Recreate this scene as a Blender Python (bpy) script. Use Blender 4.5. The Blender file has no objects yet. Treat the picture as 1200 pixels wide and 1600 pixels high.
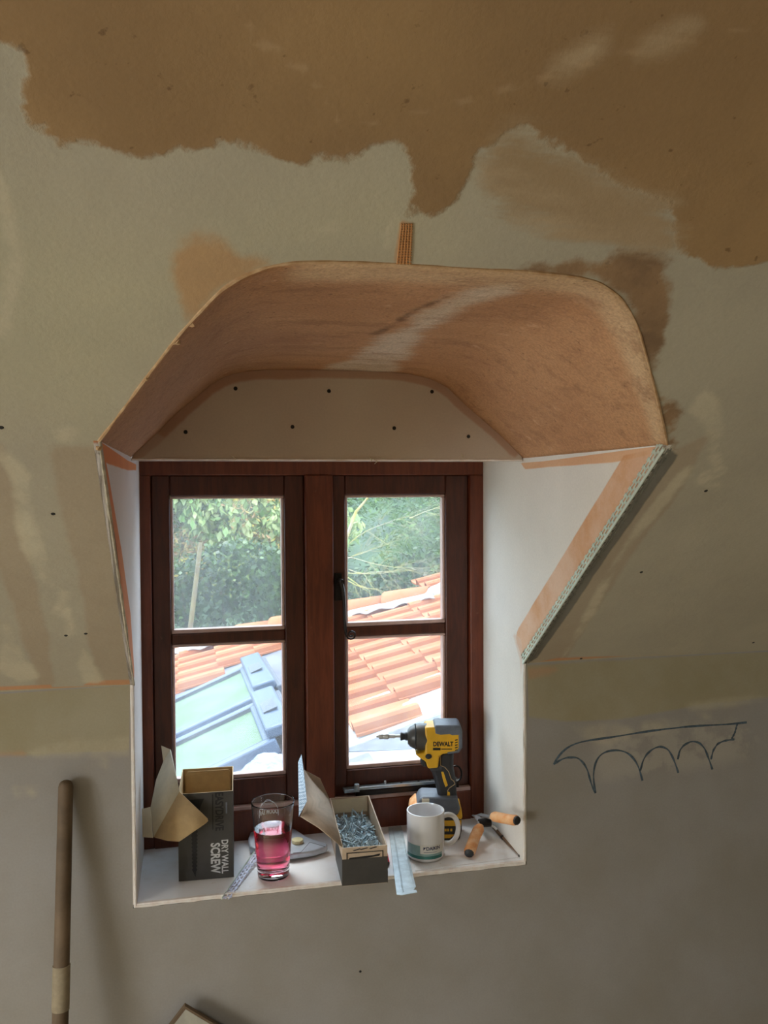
import bpy, bmesh, math, random
import numpy as np
from mathutils import Vector, Matrix, geometry, noise as mnoise
random.seed(7); RNG = np.random.default_rng(7)
SC = bpy.context.scene; COL = SC.collection
PI = math.pi

# ------------------------------------------------------------ camera
YAW, PITCH, ROLL, FPX = 0.2230, 0.0286, -0.0052, 1315.97
CAM = np.array([0.1095, -1.6, 0.7674])
cy, sy, cp, sp = math.cos(YAW), math.sin(YAW), math.cos(PITCH), math.sin(PITCH)
_F = np.array([sy*cp, cy*cp, -sp]); _R = np.array([cy, -sy, 0.]); _U = np.cross(_R, _F)
CR = _R*math.cos(ROLL) + _U*math.sin(ROLL); CU = -_R*math.sin(ROLL) + _U*math.cos(ROLL)
cam = bpy.data.objects.new('camera', bpy.data.cameras.new('camera')); COL.objects.link(cam)
m4 = Matrix.Identity(4)
for i, v in enumerate((CR, CU, -_F)):
    for k in range(3): m4[k][i] = v[k]
for k in range(3): m4[k][3] = CAM[k]
cam.matrix_world = m4
cam.data.sensor_fit = 'VERTICAL'; cam.data.sensor_height = 36; cam.data.lens = FPX/1600*36
cam.data.clip_start = 0.02; cam.data.clip_end = 200
SC.camera = cam

# ------------------------------------------------------------ light and exposure
SC.view_settings.view_transform = 'Standard'; SC.view_settings.look = 'None'
SC.view_settings.gamma = 1; SC.view_settings.use_curve_mapping = False
SC.view_settings.exposure = 0.0
try:
    SC.cycles.use_denoising = True; SC.cycles.denoiser = 'OPENIMAGEDENOISE'
    SC.cycles.max_bounces = 14; SC.cycles.diffuse_bounces = 8; SC.cycles.transmission_bounces = 12
    SC.cycles.transparent_max_bounces = 16; SC.cycles.sample_clamp_indirect = 6
except Exception: pass
w = bpy.data.worlds.new('sky'); SC.world = w; w.use_nodes = True
bg = w.node_tree.nodes['Background']; bg.inputs[0].default_value = (0.66, 0.82, 1.0, 1); bg.inputs[1].default_value = 7.0
def lamp(name, kind, loc, aim, energy, color, **kw):
    l = bpy.data.lights.new(name, kind); l.energy = energy; l.color = color
    for k, v in kw.items(): setattr(l, k, v)
    o = bpy.data.objects.new(name, l); COL.objects.link(o); o.location = loc
    o.rotation_euler = Vector(aim).to_track_quat('-Z', 'Y').to_euler()
    return o
lamp('sun', 'SUN', (0, 0, 10), (0.20, -0.48, -0.86), 3.0, (1, .93, .84), angle=0.45)
# interior fill lamps in two added, unseen windows: left roof slope and left gable
lamp('roof_window_fill', 'AREA', (-1.25, -1.10, 1.33), (0, -0.618, -0.786), 136, (1, .97, .93), shape='RECTANGLE', size=0.66, size_y=1.0)
lamp('gable_window_fill', 'AREA', (-2.48, -1.8, 0.25), (1, .12, .10), 28, (1, .97, .90), shape='RECTANGLE', size=1.0, size_y=0.9)

# ------------------------------------------------------------ helpers
def lin(c):
    f = lambda v: (v/12.92 if v <= .04045 else ((v+.055)/1.055)**2.4)
    return tuple(f(v/255) for v in c)
def ray(px, py):
    return ((px-600)/FPX)*CR - ((py-800)/FPX)*CU + _F
def hit(px, py, n, p):
    d = ray(px, py); n = np.asarray(n, float); t = np.dot(np.asarray(p)-CAM, n)/np.dot(d, n); return CAM + t*d
def atY(px, py, Y): return hit(px, py, (0, 1, 0), (0, Y, 0))
def onZ(px, py, Z=0.): return hit(px, py, (0, 0, 1), (0, 0, Z))
V = Vector
XR, ZF, ZT, SL = 0.761, 0.4085, 0.826, 0.786      # opening width, fold height, head height, slope of the ceiling
YW = 0.24                                          # window plane
def slopeP(x, y): return (x, y, ZF - SL*y)
NS = np.array([0, SL, 1.])/math.hypot(SL, 1)

class NT:
    def __init__(s, name):
        s.m = bpy.data.materials.new(name); s.m.use_nodes = True; s.t = s.m.node_tree; s.t.nodes.clear()
        s.out = s.n('ShaderNodeOutputMaterial')
    def n(s, k, **kw):
        x = s.t.nodes.new(k)
        for a, b in kw.items(): setattr(x, a, b)
        return x
    def l(s, a, b): s.t.links.new(a, b)
    def noise(s, scale, detail=4, rough=.6, vec=None, dist=0):
        x = s.n('ShaderNodeTexNoise'); x.inputs['Scale'].default_value = scale; x.inputs['Detail'].default_value = detail
        x.inputs['Roughness'].default_value = rough; x.inputs['Distortion'].default_value = dist
        if vec is None:
            if not hasattr(s, 'tc'): s.tc = s.n('ShaderNodeTexCoord')
            vec = s.tc.outputs['Object']
        s.l(vec, x.inputs['Vector']); return x.outputs['Fac']
    def scaled(s, sc, rot=(0, 0, 0)):
        if not hasattr(s, 'tc'): s.tc = s.n('ShaderNodeTexCoord')
        mp = s.n('ShaderNodeMapping'); mp.inputs['Scale'].default_value = sc; mp.inputs['Rotation'].default_value = rot
        s.l(s.tc.outputs['Object'], mp.inputs['Vector']); return mp.outputs[0]
    def math(s, op, a, b=None, c=None, clamp=False):
        x = s.n('ShaderNodeMath', operation=op); x.use_clamp = clamp
        for i, v in enumerate((a, b, c)):
            if v is None: continue
            if isinstance(v, (int, float)): x.inputs[i].default_value = v
            else: s.l(v, x.inputs[i])
        return x.outputs[0]
    def maprange(s, v, a, b, c=0., d=1., smooth=True):
        x = s.n('ShaderNodeMapRange', interpolation_type='SMOOTHSTEP' if smooth else 'LINEAR')
        s.l(v, x.inputs[0])
        for i, q in zip((1, 2, 3, 4), (a, b, c, d)): x.inputs[i].default_value = q
        return x.outputs[0]
    def mix(s, f, a, b):
        x = s.n('ShaderNodeMix', data_type='RGBA')
        if isinstance(f, (int, float)): x.inputs[0].default_value = f
        else: s.l(f, x.inputs[0])
        for i, v in ((6, a), (7, b)):
            if isinstance(v, tuple): x.inputs[i].default_value = (*v[:3], 1)
            else: s.l(v, x.inputs[i])
        return x.outputs[2]
    def bsdf(s, col, rough=.6, metal=0., bump=None, bstr=.3, bdist=.002, spec=.5, **kw):
        b = s.n('ShaderNodeBsdfPrincipled')
        if isinstance(col, tuple): b.inputs['Base Color'].default_value = (*col[:3], 1)
        else: s.l(col, b.inputs['Base Color'])
        if isinstance(rough, (int, float)): b.inputs['Roughness'].default_value = rough
        else: s.l(rough, b.inputs['Roughness'])
        b.inputs['Metallic'].default_value = metal; b.inputs['Specular IOR Level'].default_value = spec
        for k, v in kw.items(): b.inputs[k.replace('_', ' ')].default_value = v
        if bump is not None:
            q = s.n('ShaderNodeBump'); q.inputs['Strength'].default_value = bstr; q.inputs['Distance'].default_value = bdist
            s.l(bump, q.inputs['Height']); s.l(q.outputs[0], b.inputs['Normal'])
        s.l(b.outputs[0], s.out.inputs[0]); return b

def mat(name, rgb, rough=.6, metal=0., var=.12, scale=30, bstr=.15, bdist=.001, rgb2=None, spec=.5, **kw):
    t = NT(name); c = lin(rgb); n = t.noise(scale)
    c2 = lin(rgb2) if rgb2 else tuple(v*(1-var*2) for v in c)
    col = t.mix(t.maprange(n, .3, .7), c, c2)
    t.bsdf(col, rough, metal, n, bstr, bdist, spec, **kw); return t.m

M = {}
M['wood'] = None
def wood_mat(c1, c2):
    t = NT('varnished mahogany'); v = t.scaled((3, 3, .35)); n = t.noise(28, 6, .65, v, .6)
    col = t.mix(t.maprange(n, .3, .7), lin(c1), lin(c2))
    n2 = t.noise(60, 3); col = t.mix(t.maprange(n2, .68, .8, 0, .25), col, lin((150, 110, 90)))
    t.bsdf(col, .42, 0, n, .12, .001); return t.m
M['wood'] = wood_mat((64, 28, 16), (88, 42, 26)); M['frame_wood'] = wood_mat((90, 40, 20), (116, 56, 32))
M['bead'] = mat('pale glazing bead', (206, 176, 170), .35, var=.1)
M['metal'] = mat('zinc plated steel', (176, 184, 190), .32, .9, var=.1)
M['chrome'] = mat('bright steel', (226, 230, 234), .28, .6)
M['screw'] = mat('bright zinc screws', (196, 214, 222), .38, .6, var=.15, scale=200)
M['iron'] = mat('black iron', (34, 28, 27), .4, .5)
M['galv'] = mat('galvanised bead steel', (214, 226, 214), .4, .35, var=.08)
M['galv_shaded'] = mat('galvanised bead steel with painted shade', (120, 118, 106), .6, .1, var=.2, scale=80)  # same bead steel, darkened: shade on the slope side put into the colour
M['strip'] = mat('pale zinc strip', (196, 208, 212), .45, .25, var=.12, scale=60)
M['dot'] = mat('black screw head', (18, 16, 15), .7)
M['cardout'] = mat('charcoal printed card', (66, 64, 62), .55, var=.1)
M['kraft'] = mat('kraft card', (196, 168, 124), .8, var=.06, scale=60)
M['cream'] = mat('cream uncoated card', (214, 204, 178), .8, var=.04, scale=60)
M['pinkcard'] = mat('worn pinkish card', (206, 184, 160), .8, var=.08, scale=40)
M['ink'] = mat('black ink', (18, 20, 27), .5)
M['greyink'] = mat('light grey ink', (205, 205, 205), .5)
M['bluegrey'] = mat('dark blue ink', (44, 46, 58), .5)
M['white'] = mat('white glazed ceramic', (226, 226, 228), .12, var=.01)
M['teal1'] = mat('pale teal print', (150, 184, 184), .2); M['teal2'] = mat('deep teal print', (62, 130, 124), .2)
M['navy'] = mat('navy print', (36, 48, 92), .3); M['label'] = mat('white print', (222, 222, 218), .2, var=.01)
M['yellow'] = mat('yellow tool plastic', (232, 178, 34), .45, var=.08)
M['black'] = mat('black tool rubber', (44, 45, 49), .5, var=.15)
M['tgrey'] = mat('blue-grey dusty tool plastic', (104, 112, 124), .5, var=.15)
M['gear'] = mat('smoky grey gear case', (78, 76, 72), .35, var=.15)
M['orange'] = mat('worn orange grip', (226, 150, 86), .6, rgb2=(238, 190, 140), scale=50)
M['red'] = mat('red lacquer', (214, 40, 58), .3)
M['pole'] = mat('weathered brown wooden pole', (112, 92, 70), .7, rgb2=(84, 68, 50), scale=14)
M['splash'] = mat('dried plaster splash', (152, 138, 114), .9, scale=60)
M['offcut'] = mat('pale board face', (176, 172, 158), .85); M['offedge'] = mat('brown board edge', (112, 92, 70), .85)
M['pencil'] = mat('blue-grey crayon line', (88, 106, 120), .8, var=.25, scale=120)
M['stick'] = mat('brown stick', (120, 92, 70), .7)
M['wheel'] = mat('cream knurled plastic', (216, 206, 162), .5)
M['knife'] = mat('silver painted knife', (204, 212, 224), .35, .35)
M['tile'] = None
def tile_mat():
    t = NT('terracotta roof tile'); n = t.noise(5, 6, .6); n2 = t.noise(60, 3)
    oi = t.n('ShaderNodeObjectInfo')
    col = t.mix(t.maprange(n, .3, .7), lin((172, 100, 62)), lin((150, 84, 52)))
    col = t.mix(t.math('MULTIPLY', oi.outputs['Random'], .35), col, lin((186, 128, 92)))
    col = t.mix(t.maprange(n2, .62, .75, 0, .3), col, lin((140, 118, 104)))
    t.bsdf(col, .85, 0, n2, .3, .003, .2); return t.m
M['tile'] = tile_mat()
M['mortar'] = mat('white mortar and foil flashing', (172, 170, 168), .7, scale=14, bstr=.6, bdist=.03)
M['alu'] = mat('grey blue window cladding', (74, 90, 114), .45, .0, var=.08, scale=4, bstr=0)
M['alu2'] = mat('dark blue grey hood', (62, 78, 100), .4, scale=4, bstr=0)
M['aludark'] = mat('dark grey seal', (70, 76, 88), .6)
M['flash'] = mat('grey flashing', (108, 108, 120), .6, var=.15, scale=8, spec=.2)
M['membrane'] = mat('pale blue zinc sheet', (152, 162, 178), .55, .0, var=.06, scale=5)
M['slate'] = mat('grey mottled lead', (74, 76, 82), .7, rgb2=(98, 100, 106), scale=14)
M['bag'] = mat('crumpled pale plastic bag', (136, 146, 158), .5, scale=30, bstr=.8, bdist=.02)
M['render'] = mat('render', (190, 184, 172), .9, scale=8)
M['floor'] = mat('dusty floorboards', (180, 166, 142), .75, scale=4)
M['roomwall'] = mat('bare plasterboard', (170, 164, 146), .9)
M['velux_glass'] = None
def wet_glass():
    t = NT('greenish reflecting roof glass'); n = t.noise(3, 5)
    col = t.mix(t.maprange(n, .35, .65), lin((84, 106, 78)), lin((98, 116, 98)))
    t.bsdf(col, .5, 0, None, spec=.1); return t.m
M['velux_glass'] = wet_glass()
def pane_mat():
    t = NT('window pane with light dust')
    tr = t.n('ShaderNodeBsdfTransparent'); tr.inputs[0].default_value = (.97, .985, .975, 1)
    gl = t.n('ShaderNodeBsdfGlossy'); gl.inputs['Roughness'].default_value = .02
    tl = t.n('ShaderNodeBsdfTranslucent'); tl.inputs[0].default_value = (.95, .97, 1, 1)
    lw = t.n('ShaderNodeLayerWeight'); lw.inputs[0].default_value = .5; fr = t.math('MULTIPLY_ADD', t.math('POWER', lw.outputs['Facing'], 4.), .5, .035)
    a = t.n('ShaderNodeMixShader'); t.l(fr, a.inputs[0]); t.l(tr.outputs[0], a.inputs[1]); t.l(gl.outputs[0], a.inputs[2])
    n = t.noise(5, 5, .6)
    b = t.n('ShaderNodeMixShader'); t.l(t.maprange(n, .3, .8, .03, .07), b.inputs[0]); t.l(a.outputs[0], b.inputs[1]); t.l(tl.outputs[0], b.inputs[2])
    t.l(b.outputs[0], t.out.inputs[0]); return t.m
M['pane'] = pane_mat()
def glass_mat(name, ior, col=(1, 1, 1), vol=None, dens=0):
    t = NT(name); g = t.n('ShaderNodeBsdfGlass'); g.inputs['IOR'].default_value = ior; g.inputs['Color'].default_value = (*col, 1); g.inputs['Roughness'].default_value = 0
    t.l(g.outputs[0], t.out.inputs[0])
    if vol:
        v = t.n('ShaderNodeVolumeAbsorption'); v.inputs[0].default_value = (*vol, 1); v.inputs[1].default_value = dens; t.l(v.outputs[0], t.out.inputs[1])
    return t.m
M['glass'] = glass_mat('clear drinking glass', 1.48)
M['pink'] = glass_mat('pink squash', 1.33, vol=(1.0, .22, .48), dens=42)

class G:                                            # geometry collector
    def __init__(s): s.v = []; s.f = []; s.mi = []
    def add(s, v, f, mi=0):
        o = len(s.v); s.v += [tuple(map(float, p)) for p in v]; s.f += [tuple(i+o for i in q) for q in f]; s.mi += [mi]*len(f); return s
    def box(s, a, b, mi=0, mtx=None):
        (x0, y0, z0), (x1, y1, z1) = a, b
        v = [V((x, y, z)) for x in (x0, x1) for y in (y0, y1) for z in (z0, z1)]
        if mtx is not None: v = [mtx @ p for p in v]
        return s.add(v, [(0, 1, 3, 2), (4, 6, 7, 5), (0, 4, 5, 1), (2, 3, 7, 6), (0, 2, 6, 4), (1, 5, 7, 3)], mi)
    def prism(s, pts, off, mi=0):                   # pts 3D polygon, off 3D vector
        n = len(pts); off = V(off); a = [V(p) for p in pts]; b = [p+off for p in a]
        nrm = geometry.normal(a)
        rev = nrm.dot(off) > 0
        f = [tuple(range(n)), tuple(range(2*n-1, n-1, -1))] + [(i, i+n, (i+1) % n+n, (i+1) % n) for i in range(n)]
        if rev: f = [tuple(reversed(q)) for q in f]
        return s.add(a+b, f, mi)
    def lathe(s, prof, n=32, mi=0, axis='Z', c=(0, 0, 0), cap=False):
        v = []; m = len(prof)
        for i in range(n):
            a = 2*PI*i/n
            for r, z in prof:
                p = (r*math.cos(a), r*math.sin(a), z) if axis == 'Z' else (z, r*math.cos(a), r*math.sin(a))
                v.append((p[0]+c[0], p[1]+c[1], p[2]+c[2]))
        f = []
        for i in range(n):
            j = (i+1) % n
            for k in range(m-1): f.append((i*m+k, j*m+k, j*m+k+1, i*m+k+1))
        if cap: f.append(tuple(i*m for i in range(n))[::-1]); f.append(tuple(i*m+m-1 for i in range(n)))
        return s.add(v, f, mi)
    def tube(s, pts, r, n=8, mi=0, sx=1., up=None):
        pts = [V(p) for p in pts]; k = len(pts); rs = r if isinstance(r, (list, tuple)) else [r]*k
        v = []; prev = None
        for i, p in enumerate(pts):
            t = (pts[min(i+1, k-1)]-pts[max(i-1, 0)]).normalized()
            if prev is None:
                a = V(up) if up is not None else (V((0, 0, 1)) if abs(t.z) < .9 else V((1, 0, 0)))
            else: a = prev
            a = (a - t*a.dot(t)).normalized(); prev = a; b = t.cross(a)
            for j in range(n):
                q = 2*PI*j/n; v.append(p + (a*math.cos(q)*sx + b*math.sin(q))*rs[i])
        f = [(i*n+j, i*n+(j+1) % n, (i+1)*n+(j+1) % n, (i+1)*n+j) for i in range(k-1) for j in range(n)]
        f += [tuple(range(n))[::-1], tuple((k-1)*n+j for j in range(n))]
        return s.add(v, f, mi)
    def mesh(s, name, mats, smooth=35):
        me = bpy.data.meshes.new(name); me.from_pydata(s.v, [], s.f)
        for m in mats: me.materials.append(m)
        if any(s.mi): me.polygons.foreach_set('material_index', s.mi)
        me.validate(); finish(me, smooth); return me
    def obj(s, name, mats, parent=None, smooth=35, bevel=0, solid=0, seg=2):
        if not isinstance(mats, (list, tuple)): mats = [mats]
        return link(name, s.mesh(name, mats, smooth), parent, bevel, solid, seg)
def finish(me, smooth):
    bm = bmesh.new(); bm.from_mesh(me); bmesh.ops.recalc_face_normals(bm, faces=bm.faces); bm.to_mesh(me); bm.free()
    if smooth:
        me.polygons.foreach_set('use_smooth', [True]*len(me.polygons)); me.set_sharp_from_angle(angle=math.radians(smooth))
def link(name, me, parent=None, bevel=0, solid=0, seg=2, offset=-1):
    o = bpy.data.objects.new(name, me); COL.objects.link(o)
    if parent is not None: o.parent = parent
    if solid: m = o.modifiers.new('s', 'SOLIDIFY'); m.thickness = solid; m.offset = offset
    if bevel: m = o.modifiers.new('b', 'BEVEL'); m.width = bevel; m.segments = seg; m.limit_method = 'ANGLE'; m.angle_limit = .6
    return o
def tag(o, label=None, cat=None, group=None, kind=None):
    for k, v in (('label', label), ('category', cat), ('group', group), ('kind', kind)):
        if v: o[k] = v
    return o
def thing(name, label=None, cat=None, loc=(0, 0, 0), rz=0, group=None, kind=None):
    o = bpy.data.objects.new(name, None); COL.objects.link(o); o.location = loc; o.rotation_euler = (0, 0, rz); o.empty_display_size = .05
    return tag(o, label, cat, group, kind)
def text_mesh(body, size, off=0.0, spacing=1.0, depth=0.0):
    c = bpy.data.curves.new('t', 'FONT'); c.body = body; c.size = size; c.offset = off; c.space_character = spacing
    c.align_x = 'CENTER'; c.align_y = 'CENTER'; c.extrude = depth; c.resolution_u = 3
    o = bpy.data.objects.new('t', c); COL.objects.link(o)
    dg = bpy.context.evaluated_depsgraph_get(); me = bpy.data.meshes.new_from_object(o.evaluated_get(dg))
    bpy.data.objects.remove(o); return me
def text(name, body, size, mtx, material, parent, fn=None, sx=1., **kw):
    me = text_mesh(body, size, **kw)
    for v in me.vertices:
        p = V((v.co.x*sx, v.co.y, v.co.z)); v.co = fn(p) if fn else mtx @ p
    me.materials.clear(); me.materials.append(material); return link(name, me, parent)
def frame_m(o, x, y):                               # matrix with origin o, x axis and y axis
    x = V(x).normalized(); y = V(y).normalized(); z = x.cross(y); m = Matrix.Identity(4)
    for i, a in enumerate((x, y, z)):
        for k in range(3): m[k][i] = a[k]
    for k in range(3): m[k][3] = o[k]
    return m

# ------------------------------------------------------------ plaster surfaces with stains of their own shape
def sdf(P, poly):
    A = np.asarray(poly, float); B = np.roll(A, -1, 0); d = np.full(len(P), 9.); ins = np.zeros(len(P), bool)
    for a, b in zip(A, B):
        ab = b-a; t = np.clip(((P-a)@ab)/max(ab@ab, 1e-12), 0, 1); q = P-(a+t[:, None]*ab); d = np.minimum(d, np.hypot(q[:, 0], q[:, 1]))
        c = (a[1] > P[:, 1]) != (b[1] > P[:, 1])
        with np.errstate(divide='ignore', invalid='ignore'):
            xi = (b[0]-a[0])*(P[:, 1]-a[1])/(b[1]-a[1])+a[0]
        ins ^= c & (P[:, 0] < xi)
    return np.where(ins, d, -d)
def poly_layers(P, layers):
    out = []
    for L in layers:
        d = np.full(len(P), -9.)
        for q in L['polys']: d = np.maximum(d, sdf(P, q))
        out.append(np.clip(d, -.3, .3))
    return out
def stroke(pts, w):                                 # polyline to polygon; w width or list of widths
    p = np.asarray(pts, float); ws = np.broadcast_to(np.asarray(w, float), (len(p),))/2
    t = np.gradient(p, axis=0); t /= np.linalg.norm(t, axis=1)[:, None]; n = np.c_[-t[:, 1], t[:, 0]]
    return [tuple(q) for q in np.r_[p+n*ws[:, None], (p-n*ws[:, None])[::-1]]]
def layer_mat(name, base, base2, layers, grain=.5, rough=.9, bump=.35, streaky=None):
    t = NT(name); n1 = t.noise(4, 5, .6); n2 = t.noise(45, 5, .65); n3 = t.noise(260, 2, .5)
    fine = t.noise(9, 9, .62); streak = t.noise(9, 6, .7, t.scaled((.35, 1.4, 1.4), (0, 0, .5)))
    col = t.mix(t.maprange(n1, .3, .7), lin(base), lin(base2)); h = n2
    for i, L in enumerate(layers):
        a = t.n('ShaderNodeAttribute'); a.attribute_name = 'L%d' % i
        nz = {'fine': fine, 'streak': streak, 'broad': n1}[L.get('noise', 'fine')]
        d = t.math('ADD', a.outputs['Fac'], t.math('MULTIPLY', t.math('SUBTRACT', nz, .5), L.get('amp', .05)))
        s = L.get('soft', .004); f = t.maprange(d, -s, s, 0, L.get('op', 1.))
        if L.get('patchy'): f = t.math('MULTIPLY', f, t.maprange(streak if L.get('noise') == 'streak' else fine, .5-L['patchy'], .5+L['patchy']*.3))
        c = t.mix(t.maprange(n1 if not L.get('mottle') else fine, .32, .68), lin(L['c']), lin(L.get('c2', L['c'])))
        if L.get('specks'): c = t.mix(t.maprange(t.noise(70, 3, .6), .66, .74, 0, .5), c, lin(L['specks']))
        col = t.mix(f, col, c)
        h = t.math('ADD', h, t.math('MULTIPLY', f, L.get('h', .3)))
    if streaky:
        s2 = t.noise(13, 8, .72, t.scaled((.5, 1.6, 3.2), (0, 0, 0)))
        col = t.mix(t.maprange(s2, .48, .68, 0, .55), col, lin(streaky)); col = t.mix(t.maprange(t.noise(110, 3, .6), .64, .72, 0, .55), col, lin((96, 64, 44))); col = t.mix(t.maprange(t.noise(30, 5, .6), .62, .75, 0, .4), col, lin((226, 186, 150)))
        h = t.math('ADD', h, s2)
    col = t.mix(t.maprange(n3, .3, .7, 0, .10*grain), col, (0.05, .04, .03))
    t.bsdf(col, rough, 0, h, bump, .0025, .25); return t.m
def dense_axis(lo, hi, a, b, step, coarse=.25):
    L = list(np.arange(lo, a-1e-6, coarse)) + list(np.arange(a, b, step)) + list(np.arange(b, hi+1e-6, coarse)) + [hi]
    return sorted(set(round(x, 5) for x in L))
def sheet(name, to3d, outline, holes, xs, ys, layers, material, parent=None, thick=.012, inward=None):
    pts = []; edges = []
    def ring(r):
        o = len(pts); pts.extend([V((float(p[0]), float(p[1]))) for p in r]); edges.extend([(o+i, o+(i+1) % len(r)) for i in range(len(r))])
    ring(outline)
    for h in holes: ring(h)
    X, Y = np.meshgrid(xs, ys); P = np.c_[X.ravel(), Y.ravel()]
    keep = sdf(P, outline) > .002
    for h in holes: keep &= sdf(P, h) < -.002
    pts += [V((float(a), float(b))) for a, b in P[keep]]
    vo, eo, fo, *_ = geometry.delaunay_2d_cdt(pts, edges, [], 0, 1e-6)
    Q = np.array([(v.x, v.y) for v in vo]); F = np.array([f for f in fo if len(f) == 3])
    C = Q[F].mean(1); ok = sdf(C, outline) > 0
    for h in holes: ok &= sdf(C, h) < 0
    F = F[ok]
    me = bpy.data.meshes.new(name); me.from_pydata([tuple(map(float, to3d(a, b))) for a, b in Q], [], F.tolist())
    for i, d in enumerate(poly_layers(Q, layers)):
        at = me.attributes.new('L%d' % i, 'FLOAT', 'POINT'); at.data.foreach_set('value', d.astype(np.float32))
    me.materials.append(material); me.update()
    if inward is not None and V(me.polygons[0].normal).dot(V(inward)) < 0: me.flip_normals()
    o = link(name, me, parent)
    m = o.modifiers.new('s', 'SOLIDIFY'); m.thickness = thick; m.offset = -1; m.use_rim = True
    return o

def sp(px, py):                                     # pixel of the photograph -> (x, y) on the sloping ceiling
    p = hit(px, py, NS, (0, 0, ZF)); return (p[0], p[1])
def wp(px, py): p = atY(px, py, 0); return (p[0], p[2])
def rp(px, py): p = hit(px, py, (1, 0, 0), (XR, 0, 0)); return (p[1], p[2])
def lp(px, py): p = hit(px, py, (1, 0, 0), (0, 0, 0)); return (p[1], p[2])
S = lambda *a: [sp(*p) for p in a]
W = lambda *a: [wp(*p) for p in a]

# outlines of the vault over the window: back (in the plane of the knee wall) and front (on the slope)
back_px = [(205, 711), (248, 675), (270, 651), (307, 620), (335, 597), (357, 586), (383, 581), (417, 578), (470, 578), (530, 579), (590, 581), (638, 584), (673, 592), (699, 605), (725, 631), (755, 657), (785, 683), (811, 713)]
front_px = [(152, 690), (192, 640), (227, 592), (283, 519), (344, 454), (378, 432), (417, 417), (461, 410), (530, 409), (617, 412), (733, 420), (820, 424), (898, 432), (937, 441), (967, 462), (987, 488), (998, 514), (1015, 575), (1028, 627), (1042, 694)]
def resample(pts, n, knots=None):
    p = np.asarray(pts, float); L = np.r_[0, np.cumsum(np.linalg.norm(np.diff(p, axis=0), axis=1))]
    t = np.linspace(0, L[-1], n); return np.c_[[np.interp(t, L, p[:, k]) for k in range(p.shape[1])]].T
def segs(pts, cuts, ns):
    out = []
    for (a, b), n in zip(zip(cuts[:-1], cuts[1:]), ns): out += [tuple(q) for q in resample(pts[a:b+1], n+1)[:-1]]
    return np.array(out + [tuple(pts[-1])])
bw = [wp(*p) for p in back_px]; fw = [sp(*p) for p in front_px]
bw[0] = (0, ZT); bw[-1] = (XR, ZT); fw[0] = (0, -(ZT-ZF)/SL); fw[-1] = (XR, -(ZT-ZF)/SL)
def smooth(p, it=2):
    p = p.copy()
    for _ in range(it): p[1:-1] = .25*p[:-2]+.5*p[1:-1]+.25*p[2:]
    return p
NB = (26, 18, 40, 22, 24)
backc = smooth(segs(bw, (0, 4, 7, 11, 14, 17), NB), 4)
frontc = smooth(segs(fw, (0, 4, 7, 12, 16, 19), NB), 3)

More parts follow.
